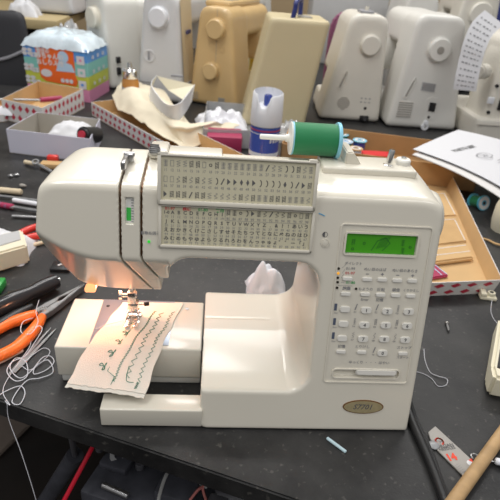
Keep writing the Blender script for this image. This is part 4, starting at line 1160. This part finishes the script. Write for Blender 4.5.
# E: left of the two big white ends
E_ = machine('sewing_machine', 'white sewing machine end with plain round wheel and round vent, right of the beige case', (.224,1.262,0), math.radians(-3), .202, .115, .058, .322, 'off_white', length=.24)
disc(E_, 'hand_wheel', 'off_white', .128, .238, .030, .014)
b = MB(); b.m('grille')
for k in range(7):
    z = .058-.019+k*.006; w_ = math.sqrt(max(0,.020**2-(z-.058)**2)); b.box((.075-w_,-.0012,z),(.075+w_,.001,z+.0026))
b.build('vent', E_)
b = MB(); b.m('grille').prism([(.052,.108),(.057,.106),(.070,.150),(.068,.152)], 0, .0015, FM); b.m('off_white').tube([(.050,-.001,.104),(.058,-.001,.104),(.073,-.001,.150),(.066,-.001,.155),(.050,-.001,.104)], .0012, 6); b.build('belt_slot', E_)
b = MB(); b.m('black').cyl((.148,-.001,.048),(.148,.002,.048),.0045); b.m('ink_grey')
for k in range(6): b.box((.128+k%3*.013,-.0008,.065+k//3*.012),(.134+k%3*.013,.001,.068+k//3*.012))
b.build('socket', E_)
b = MB(); b.m('black').box((.135,-.002,.006),(.165,.002,.024), None, .003); b.cyl((.150,-.014,.016),(.150,.0,.012),.006); b.build('cord_notch', E_)
b = MB(); b.m('grey').box((.09,.03,.322),(.13,.10,.329), None, .002); b.m('cream').cyl((.11,.05,.325),(.11,.05,.34),.006); b.build('top_dial', E_)

# F
F_ = machine('sewing_machine', 'tall white sewing machine end with grey-centred wheel and rating label', (.438,1.215,0), math.radians(-1), .232, .145, .030, .338, 'clean_white', length=.34)
disc(F_, 'hand_wheel', 'clean_white', .112, .245, .034, .016, ('grille', .011))
b = MB(); b.m('clean_white')
b.prism(rounded(.024,.074,.034,.088,.014), 0, .0008, FM)
b.m('grille')
for k in range(7): b.box((.026,-.0022,.038+k*.0072),(.072,-.0005,.0410+k*.0072))
b.build('vent', F_)
b = MB(); b.m('grille').prism([(.040,.104),(.046,.102),(.060,.150),(.058,.152)], 0, .0015, FM); b.m('clean_white').tube([(.038,-.001,.100),(.048,-.001,.100),(.064,-.001,.150),(.057,-.001,.156),(.038,-.001,.100)], .0014, 6); b.build('belt_slot', F_)
b = MB(); b.m('mid_grey').prism([(.085,.124),(.130,.120),(.130,.146),(.085,.150)], 0, .0014, FM); b.m('ink')
for k in range(4):
    for j in range(5): b.box((.089+j*.008,-.0022,.127+k*.0055-j*.0006),(.0945+j*.008,-.0014,.1295+k*.0055-j*.0006))
b.build('rating_label', F_)
b = MB(); b.m('clean_white').prism(rounded(.112,.152,.035,.105,.012), 0, .0016, FM); b.m('black').prism([(.124,.063),(.145,.060),(.145,.088),(.124,.090)], 0, .003, FM); b.cyl((.131,-.003,.043),(.131,0,.043),.0042)
b.build('power_socket', F_)
b = MB(); b.m('white_plastic').cyl((.126,-.006,.012),(.126,.004,.012),.012, bev=.002); b.cyl((.126,-.010,.026),(.126,.004,.026),.007, bev=.001); b.m('grille').cyl((.126,-.0066,.012),(.126,-.006,.012),.003); b.build('foot_bracket', F_)

# D: beige hard case
Dc = thing('carrying_case', 'tall beige sewing machine case with a navy handle', 'case', (0,0,0))
def zc(x, y, Y): return at(x,y,Y=Y)
def casef(x, y, z):
    l = -(x+.030-(z/.31)*.062)*.98; r_ = (x-.160-(z/.31)*.040)*.99
    p = smax(smax(smax(l, r_, .012), z-.306, .012), -z+.001, .004)
    return smax(p, np.abs(y-1.225)-.085, .012)
solid('case_shell', casef, (-.04,1.13,0), (.215,1.32,.31), .006, 'beige_case', Dc)
b = MB(); b.m('navy').tube([(.095,1.17,.300),(.100,1.17,.33),(.103,1.18,.347),(.125,1.26,.350),(.130,1.28,.335),(.131,1.28,.300)], .007, 10); b.build('handle', Dc)
b = MB(); b.m('grille').box((.115,1.19,.3055),(.155,1.25,.3085), None, .001); b.build('handle_recess', Dc)

# C: tan machine
C_ = machine('sewing_machine', 'glossy tan sewing machine with two round knobs on its end', (-.205,1.375,0), math.radians(-24), .178, .105, .036, .305, 'tan', length=.36)
disc(C_, 'hand_wheel', 'tan', .098, .243, .030, .022); disc(C_, 'stitch_knob', 'tan', .085, .116, .027, .022)
b = MB(); b.m('tan').lathe([(.010,0),(.010,.002),(.007,.002),(.006,.0005),(0,.0005)], (.118,0,.185), (0,-1,0)); b.build('lock_screw', C_)
b = MB(); b.m('grille')
for k in range(4): b.box((.010,-.001,.020+k*.006),(.038,.001,.0222+k*.006))
b.build('vent', C_)
b = MB(); b.m('grille').stroke([(.098,.30),(.098,.275)], .0012, FM, .001).stroke([(.098,.210),(.098,.145)], .0012, FM, .001); b.build('body_seam', C_)
b = MB(); b.m('grille').box((.112,-.0015,.010),(.135,.001,.035)); b.build('power_socket', C_)
b = MB(); b.m('tan').box((.03,.05,.298),(.115,.33,.318), None, .008); b.m('grille').box((.05,.10,.316),(.10,.18,.3205), None, .001); b.m('chrome').cyl((.06,.25,.31),(.06,.25,.34),.003); b.build('top_tray', C_)

# B: grey-white machine
B2 = machine('sewing_machine', 'large pale grey sewing machine with beige front left of the tan machine', (-.378,1.375,0), math.radians(-14), .165, .110, .035, .330, 'cool_white', length=.40)
disc(B2, 'hand_wheel', 'white_plastic', .085, .262, .030, .020)
b = MB(); b.m('cool_white').lathe([(.020,.0),(.020,.002),(.017,.003),(.013,.001),(0,.001)], (.050,0,.145), (0,-1,0)); b.m('grey').box((.046,-.0035,.133),(.053,-.001,.158)); b.build('switch', B2)
b = MB(); b.m('grille')
for k in range(7): b.box((.012,-.001,.018+k*.007),(.060,.001,.0208+k*.007))
b.build('vent', B2)
b = MB(); b.m('beige_side')
t = [(.1535,.012,.03),(.1535,.128,.03),(.1485,.128,.30),(.1485,.012,.30)]
hexa_ = [Vector(p) for p in t]
b.poly([Vector((.1665+.0,.014,.02)), Vector((.1665,.126,.02)), Vector((.1475,.126,.315)), Vector((.1475,.014,.315))])
b.m('navy').box((.158,.045,.215),(.162,.085,.226)); b.m('ink_grey').box((.163,.03,.04),(.1675,.09,.065))
b.build('front_panel', B2, smooth=0)

# A: cream machine far left
A2 = machine('sewing_machine', 'cream sewing machine behind the diaper pack with its wheel to the left', (-.592,1.60,0), math.radians(-48), .165, .120, .03, .300, 'cream_dull', length=.20)
disc(A2, 'hand_wheel', 'cream', .095, .228, .034, .022)
b = MB(); b.m('cream').cyl((.08,.17,.298),(.08,.17,.312),.012); b.m('steel').tube([(.05,.10,.298),(.06,.11,.325),(.08,.12,.318)], .004, 8); b.build('thread_guide', A2)
b = MB(); b.m('black').box((.158,.03,.05),(.168,.045,.075), None, .001); b.build('socket', A2)
b = MB(); b.m('black').box((.158,.03,.09),(.168,.045,.11), None, .001); b.build('socket', A2)

# G: beige machine at the right edge on a box base
G_ = thing('sewing_machine', 'older beige sewing machine with printed paper draped on it at the right edge', 'sewing machine', (.686,1.12,0), 0, 'second hand sewing machines behind')
def gf(x, y, z):
    base = smax(rbox2(x, y, 0, .30, 0, .34, .02), np.abs(z-.034)-.034, .008)
    col_ = smax(smax(smax(-(x-.018-.03*(z/.3))*.97, x-.25, .03), z-.300, .07), np.abs(y-.10)-.075, .03)
    arm = smax(smax(smax(-(x-.05), x-.22, .03), np.abs(z-.235)-.065, .04), np.abs(y-.20)-.13, .03)
    return np.minimum(base, np.minimum(col_, arm))
solid('machine_body', gf, (-.01,-.01,0), (.31,.35,.31), .006, 'off_white', G_)
b = MB(); b.m('off_white').cyl((.062,.06,.28),(.062,.06,.335),.011, bev=.003); b.sphere((.062,.06,.335),.012); b.build('thread_post', G_)
b = MB(); b.m('grille').box((-.001,-.003,.052),(.301,.0,.0535)); b.build('base_seam', G_)
b = MB(); b.m('off_white').cyl((.022,.08,.195),(-.012,.06,.195),.022, bev=.005); b.build('side_knob', G_)
disc(G_, 'hand_wheel', 'clean_white', .13, .235, .036, .014).location = (0,.028,0)
b = MB(); b.m('white_plastic').box((.022,.018,.112),(.042,.026,.132), None, .002); b.build('rocker_switch', G_)
b = MB(); b.m('black').box((.060,.018,.095),(.085,.026,.13), None, .002); b.build('power_socket', G_)
b = MB(); b.m('black'); b.cyl((.038,.02,.165),(.038,.026,.165),.005); b.build('screw', G_)
b = MB(); b.m('black').cyl((.036,.02,.086),(.036,.026,.086),.005); b.build('screw', G_)
pp = []
for (x,y),Y in zip([(494,17),(482,28),(474,45),(470,60),(466,78),(464,90)],[1.19,1.15,1.12,1.11,1.10,1.10]): pp.append(at(x,y,Y=Y))
pp = spline(pp, 6); b = MB(); b.m('white_paper'); L_ = [p+Vector((-.034,-.004,.016*(1-i/len(pp)))) for i,p in enumerate(pp)]; R_ = [p+Vector((.034,-.006,-.018*(1-i/len(pp)))) for i,p in enumerate(pp)]
b.grid([L_, R_]); b.grid([[p+Vector((0,.0012,0)) for p in R_],[p+Vector((0,.0012,0)) for p in L_]])
b.m('ink_grey')
for i in range(3, len(pp)-2, 2):
    for j in range(5):
        u = .12+j*.16; w_ = .11 if (i+j) % 3 else .06
        b.poly([L_[i].lerp(R_[i],u)+Vector((0,-.001,0)), L_[i].lerp(R_[i],u+w_)+Vector((0,-.001,0)), L_[i+1].lerp(R_[i+1],u+w_)*.5+L_[i].lerp(R_[i],u+w_)*.5+Vector((0,-.001,0)), L_[i+1].lerp(R_[i+1],u)*.5+L_[i].lerp(R_[i],u)*.5+Vector((0,-.001,0))])
tag(b.build('printed_paper', smooth=60), 'long strip of printed paper curling down the right edge beige machine', 'paper')
# clutter between F and G
crumple('masking_tape', 'wood', *fl(463,106), .018, .018, .03, 40, 'brown crumpled scrap between the two right hand machines', 'scrap')
b = MB(); p = at(478,98,Z=.075); b.m('ivory').box((-.03,-.01,0),(.03,.02,.02), Matrix.Translation(p) @ Matrix.Rotation(-.3,4,'Z'), .006); tag(b.build('plastic_part'), 'ivory plastic part leaning on the base of the right edge machine', 'plastic part')

# second row ------------------------------------------------------------
def far(name, label, px, Y, w, h, mk, yaw=0, wheel=None, zb=0):
    p = at(px, 60, Y=Y); M3 = machine(name, label, (p.x,Y,zb), yaw, w, w*.6, w*.2, h, mk, length=.36, hs=.009)
    if wheel: disc(M3, 'hand_wheel', mk, w*.52, h*.72, wheel, .018)
    return M3
far('sewing_machine', 'white sewing machine in the back row, above the gap between the two white ends', 386, 1.80, .20, .37, 'clean_white', -.1, .03)
far('sewing_machine', 'pale machine in the back row rising over the top right of the tall white machine', 440, 1.85, .22, .43, 'off_white', -.1, .045)
far('sewing_machine', 'white sewing machine in the back row left of the beige case', 205, 1.95, .20, .36, 'clean_white', -.4, .03)
b = MB(); b.m('grey_shelf').box((.50,1.62,.17),(1.3,1.75,.185), None, .002); b.m('mid_grey').box((.52,1.64,0),(.54,1.73,.17)); b.box((1.25,1.64,0),(1.27,1.73,.17)); tag(b.build('shelf_riser'), 'pale grey shelf riser behind the two white machine ends', 'shelf')
b = MB(); p = at(345,60,Y=1.62); b.m('purple').prism(rounded(-.07,.07,-.0,.30,.06), 0, .05, Matrix.Translation((p.x,1.66,0)) @ FM, .01); tag(b.build('purple_bag'), 'dark purple cloth bag between the beige case and the white machine', 'bag')
b = MB(); p = at(274,60,Y=1.75); b.m('yellow').prism([(-.09,0),(.09,0),(.10,.22),(-.10,.22)], 0, .12, Matrix.Translation((p.x,1.87,0)) @ FM, .01); tag(b.build('yellow_bin'), 'yellow plastic bin behind the tan machine', 'bin')
b = MB(); p = at(490,8,Y=2.3); b.m('navy').box((-.08,0,0),(.25,.12,p.z+.03), Matrix.Translation((p.x+.06,2.3,0)), .01); tag(b.build('navy_box'), 'navy blue box at the top right corner', 'box')
b = MB(); p = at(365,2,Y=2.3); b.m('mid_grey').box((-.25,0,0),(.12,.15,.40), Matrix.Translation((p.x,2.3,0)), .01); tag(b.build('grey_cabinet'), 'pale grey cabinet at the very back above the beige case', 'cabinet')
# top-left bench
bn = thing('side_bench', 'low bench with a pale wooden edge behind the dark chair back', 'bench')
q1, q2_ = at(13,17,Y=1.75), at(57,21,Y=1.75)
b = MB(); b.m('bench_wood').box((-1.6,1.75,q2_.z-.035),(q2_.x,2.35,q2_.z), None, .004); b.build('bench_top', bn)
b = MB(); b.m('black').box((-1.6,1.80,-.72),(q2_.x-.02,1.84,q2_.z-.035)); b.build('front_board', bn)
far('sewing_machine', 'white sewing machine in the back row behind the diaper pack at top left', 32, 1.95, .20, .30, 'cool_white', -.1, .03, q2_.z)
crumple('white_cloth', 'white_paper', at(24,12,Y=1.85).x, 1.85, .06, .05, .07, 51, 'crumpled white rag on the side bench at top left', 'cloth', base=q2_.z)
crumple('plastic_bag', 'bag', *fl(68,52), .055, .05, .24, 61, 'translucent plastic bag standing behind the diaper pack', 'plastic bag', amp=.3)
bpy.data.objects['plastic_bag.001'].location = (at(69,20,Y=1.60).x, 1.60, 0) if 'plastic_bag.001' in bpy.data.objects else (0,0,0)
b = MB(); p = at(84,5,Y=2.1); b.m('carton').box((.03,0,0),(.24,.15,.42), Matrix.Translation((p.x,2.1,0)), .004); tag(b.build('cardboard_carton'), 'brown cardboard carton at the back above the diaper pack', 'box')
# small glass bottle
bt = thing('oil_bottle', 'small amber oil bottle with a silver cap behind the cream cloth', 'bottle', (-.372, 1.235, 0))
b = MB(); b.m('amber').lathe([(0,0),(.024,0),(.026,.004),(.026,.09),(.020,.103),(.020,.112),(0,.112)], n=28); b.build('glass', bt)
b = MB(); b.m('chrome').lathe([(.022,.100),(.023,.102),(.023,.122),(.018,.128),(.008,.130),(.006,.145),(0,.146)], n=28); b.build('cap', bt)
b = MB(); b.m('mid_grey').lathe([(.0264,.02),(.0264,.075)], n=28); b.build('label', bt)

# brown carton tray with spools ------------------------------------------
h = .055
q = [fl(284,170,h), fl(470,200,h), fl(480,146,h), fl(300,124,h)]
BL_, BR2 = Vector(fl(292,122,h)), Vector(fl(440,141,h)); 
dd = (BR2-BL_).normalized(); nn = Vector((dd.y,-dd.x))
BR2 = BL_+dd*.47
open_box('carton_tray', 'shallow brown cardboard tray behind the machine holding spools of thread', [BL_+nn*.20, BR2+nn*.20, BR2, BL_], h, .003, 'carton', 'carton')
def spool(px, py, mk, top, label, zt=.042, r_=.017, tilt=0, group='spools standing in the brown tray'):
    p = at(px, py, Z=zt); t = thing('thread_spool', label, 'thread spool', (p.x,p.y,.003), group=group)
    b = MB(); b.m(mk).lathe([(r_*.8,.003),(r_*.86,.01),(r_*.86,zt-.012),(r_*.8,zt-.006)], n=24); b.build('thread', t)
    b = MB(); b.m(top).lathe([(0,0),(r_,0),(r_,.003),(r_*.8,.004)], n=24); b.build('flange', t); b = MB(); b.m(top); b.lathe([(r_*.8,zt-.006),(r_,zt-.005),(r_,zt-.003),(r_*.45,zt-.003),(r_*.4,zt-.006),(0,zt-.006)], n=24); b.m('card_white').lathe([(r_*.72,zt-.0026),(r_*.42,zt-.0026)], n=24); b.build('flange', t)
spool(316,129,'green_thread','sky_flange','blue topped spool beside the big green spool in the tray')
spool(342,134,'stitch','sky_flange','blue topped dark green spool farthest back in the tray', r_=.019)
spool(346,141,'green_thread','pale_blue','green spool with a pale blue top in the middle of the tray', r_=.019)
spool(360,140,'can_blue','sky_flange','bright blue topped spool at the right of the spool group', r_=.019)
spool(356,148,'pale_blue','cardboard','pale blue spool with a tan top nearest the machine', r_=.018)
b = MB(); b.m('red_cloth').prism(rounded(-.045,.045,0,.03,.012), 0, .05, Matrix.Translation((*fl(374,150,.03),0)) @ FM, .006); tag(b.build('red_cloth'), 'folded red cloth in the brown tray right of the spools', 'cloth')

# parts list papers
pa = thing('parts_list', 'white PARTS LIST papers lying across the brown tray at the right', 'papers')
zp = .072
def PQ(px,py,dz=0): p = at(px,py,Z=zp); return Vector((p.x,p.y,zp+dz))
b = MB(); b.m('white_paper')
def pap(b, c4, z, n=10):
    rows = []
    for i in range(n+1):
        u = i/n; rows.append([ (c4[0].lerp(c4[1],j/n)).lerp(c4[3].lerp(c4[2],j/n),u) + Vector((0,0,z+.004*math.sin(u*3+j/n*2)-.012*(u**3))) for j in range(n+1)])
    b.grid(rows); b.grid([[p+Vector((0,0,-.0015)) for p in R_][::-1] for R_ in rows])
    return rows
rows_ = pap(b, [PQ(413,149), PQ(458,131), PQ(560,150), PQ(515,189)], 0); b.build('top_sheet', pa)
b = MB(); b.m('card_white'); pap(b, [PQ(413,152), PQ(458,134), PQ(560,153), PQ(508,193)], -.006); b.build('under_sheet', pa)
b = MB(); b.m('ink')
ce = PQ(464,150); ux = (PQ(480,145)-PQ(448,153)).normalized(); uy = Vector((-ux.y,ux.x,0))
Mq = Matrix((ux,uy,Vector((0,0,1)))).transposed().to_4x4(); Mq.translation = ce+Vector((0,0,.004)); b.text('PARTS LIST', .019, Mq, bold=.04)
Mq2 = Mq.copy(); Mq2.translation = PQ(484,157)+Vector((0,0,.004))
b.m('ink_grey').stroke([(.024*math.cos(k*PI/12), .015*math.sin(k*PI/12)) for k in range(25)], .002, Mq2).stroke([(-.012,.006),(-.006,-.006),(.002,.005),(.004,-.006),(.012,.004)], .0018, Mq2)
Mq3 = Mq.copy(); Mq3.translation = PQ(499,161)+Vector((0,0,.003)); b.stroke([(-.008,0),(.012,0)], .003, Mq3)
b.build('print', pa, smooth=0)

# blue spool and tan roll right
ts = thing('thread_spool', 'blue ended green spool lying on its side beyond the long candy box', 'thread spool')
p = at(484,203,Z=.017); ax = Vector((-.25,.85,-.25)).normalized()
b = MB(); b.m('green_thread').lathe([(0,.003),(.013,.003),(.013,.03),(0,.03)], p, ax, 24); b.build('thread', ts)
b = MB(); b.m('teal_blue').lathe([(0,-.0005),(.005,-.0005),(.005,0),(.017,0),(.017,.003),(0,.003)], p, ax, 28); b.m('card_white').lathe([(.0145,-.0008),(.0065,-.0008)], p, ax, 28); b.m('black').lathe([(.004,-.001),(0,-.001)], p, ax, 12); b.build('flange', ts)
b = MB(); b.m('teal_blue').lathe([(.005,.030),(.017,.030),(.017,.033),(0,.033)], p, ax, 28); b.build('flange', ts)
p = at(504,230,Z=.0); b = MB(); b.m('ivory').lathe([(0,0),(.026,0),(.030,.02),(.030,.05),(.024,.07),(0,.07)], (p.x,p.y,0), n=28); b.m('tan'); tag(b.build('thread_cone'), 'tan cone of thread cut off by the right edge', 'thread cone')
b = MB(); b.m('cardboard').tube([at(480,238,Z=.003), at(488,240,Z=.003), at(496,244,Z=.004), at(506,246,Z=.004)], .0022, 8); tag(b.build('brown_strap'), 'thin brown strap beyond the long candy box', 'strap')
crumple('plastic_wrap', 'bag', *fl(290,138), .045, .05, .05, 71, 'crumpled clear plastic bag beside the white cap of the spray can', 'plastic wrap', amp=.6, freq=4)

# ================================================================== under the table
uc = thing('machine_chassis', 'stripped dark sewing machine chassis lying below the table edge', 'machine chassis')
zb = -.16
def U(px,py,Z=zb): return at(px,py,Z=Z)
o_ = U(130,470); ux = Vector((ed.x,ed.y,0)); uy = Vector((-ed.y,ed.x,0))
MU = Matrix((ux,uy,Vector((0,0,1)))).transposed().to_4x4(); MU.translation = Vector((o_.x,o_.y,0))
b = MB(); b.m('chassis').box((-.045,-.05,zb-.035),(.26,.07,zb), MU, .004); b.box((-.04,-.012,zb),(.0,.03,zb+.012), MU, .003); b.box((.05,-.03,zb),(.10,.02,zb+.02), MU, .004); b.box((.16,-.04,zb),(.22,.03,zb+.01), MU, .003)
b.build('base_frame', uc)
b = MB(); q = U(119,458,zb+.004); b.m('mid_grey').lathe([(.006,0),(.012,0),(.012,.010),(.006,.010),(.006,0)], q, (.1,-.3,1)); b.m('black').lathe([(.013,0),(.020,0),(.020,.006),(.013,.006)], q, (.1,-.3,1)); b.build('bearing_ring', uc)
for px,py in ((100,450),(140,468),(147,455),(205,480),(262,488)):
    b = MB(); q = U(px,py,zb+.002); b.m('chassis_light').cyl(q, q+Vector((0,0,.010)), .006, n=14, bev=.001); b.build('bolt', uc)
b = MB(); b.m('chassis_light').cyl(U(215,497,zb+.01), U(250,500,zb+.01), .022, n=24, bev=.003); b.build('motor', uc)
b = MB(); b.m('chassis_light').box((.175,-.045,zb+.006),(.215,-.02,zb+.022), MU, .002); b.box((.12,-.04,zb+.004),(.145,-.01,zb+.03), MU, .003); b.build('control_board', uc)
b = MB(); b.m('wood'); b.m('badge').box((0,-.012,zb-.03),(.05,-.004,zb-.026), Matrix.Translation(U(105,487,zb)-U(130,470)) @ MU, .001) if 0 else b.m('steel').cyl(U(103,485,zb+.01), U(128,496,zb+.01), .004, n=12); b.build('steel_shaft', uc)
b = MB(); b.m('white_plastic').box((-.004,-.003,0),(.004,.003,.018), Matrix.Translation(U(213,478,zb+.03)), .001); b.build('connector', uc)
b = MB(); b.m('cable_grey').tube([U(158,502,zb+.03), U(162,486,zb+.035), U(168,472,zb+.04), U(176,464,zb+.03), U(184,470,zb+.03), U(196,480,zb+.02), U(206,487,zb+.03)], .0022, 8); b.build('grey_wire', uc)
b = MB(); b.m('cable_pink').tube([U(206,500,zb+.02), U(203,487,zb+.03), U(212,480,zb+.035)], .0018, 8); b.tube([U(190,500,zb+.02), U(198,490,zb+.03), U(204,486,zb+.03)], .0018, 8); b.build('red_wire', uc)
b = MB(); b.m('cable_red').tube([at(99,434,Z=-.06), at(92,448,Z=-.09), at(76,478,Z=-.12), at(58,512,Z=-.15)], .0028, 8); tag(b.build('red_cable'), 'thin bright red cable hanging down below the table edge', 'cable')
b = MB(); b.m('brown_box'); zf = -.708
hexa(b, [Vector((p.x,p.y,zf)) for p in (at(-160,440,Z=zf), at(-2,455,Z=zf), at(38,416,Z=zf), at(20,350,Z=zf), at(-160,350,Z=zf))], -.72, bev=.003); tag(b.build('floor_mat'), 'flat grey brown mat on the floor below the left end of the table', 'mat')
# ================================================================== light
W = bpy.data.worlds.new('world'); S.world = W; W.use_nodes = True
W.node_tree.nodes['Background'].inputs['Color'].default_value = (.98,.98,1,1)
nt = W.node_tree; bg = nt.nodes['Background']; tc = nt.nodes.new('ShaderNodeTexCoord'); sx = nt.nodes.new('ShaderNodeSeparateXYZ')
nt.links.new(tc.outputs['Generated'], sx.inputs['Vector']); rp = nt.nodes.new('ShaderNodeValToRGB'); mr = nt.nodes.new('ShaderNodeMapRange')
mr.inputs['From Min'].default_value = -1; nt.links.new(sx.outputs['Z'], mr.inputs['Value']); nt.links.new(mr.outputs['Result'], rp.inputs['Fac'])
e = rp.color_ramp.elements; e[0].position = .36; e[0].color = (.10,.09,.08,1); e[1].position = .62; e[1].color = (.98,.98,1,1)
nt.links.new(rp.outputs['Color'], bg.inputs['Color']); bg.inputs['Strength'].default_value = .42
def area(name, loc, target, sx, sy, e, col=(1,.98,.95)):
    l = bpy.data.lights.new(name, 'AREA'); l.shape = 'RECTANGLE'; l.size = sx; l.size_y = sy; l.energy = e; l.color = col
    o = bpy.data.objects.new(name, l); COL.objects.link(o); o.location = loc
    o.rotation_euler = (Vector(target)-Vector(loc)).to_track_quat('-Z','Y').to_euler()
area('ceiling_tube', (-.5,.5,1.9), (-.1,.3,0), 2.4, .3, 30)
area('ceiling_tube', (.6,-1.1,2.0), (0,.1,.1), 2.4, .3, 15)
area('ceiling_tube', (.3,2.0,2.0), (.2,1.4,.1), 2.6, .4, 30)
l = bpy.data.lights.new('machine_lamp', 'POINT'); l.energy = .30; l.color = (1,.40,.22); l.shadow_soft_size = .006
o = bpy.data.objects.new('machine_lamp', l); COL.objects.link(o); o.location = (-.218,.128,.106)
S.view_settings.view_transform = 'Standard'; S.view_settings.look = 'None'; S.view_settings.gamma = 1; S.view_settings.exposure = 0
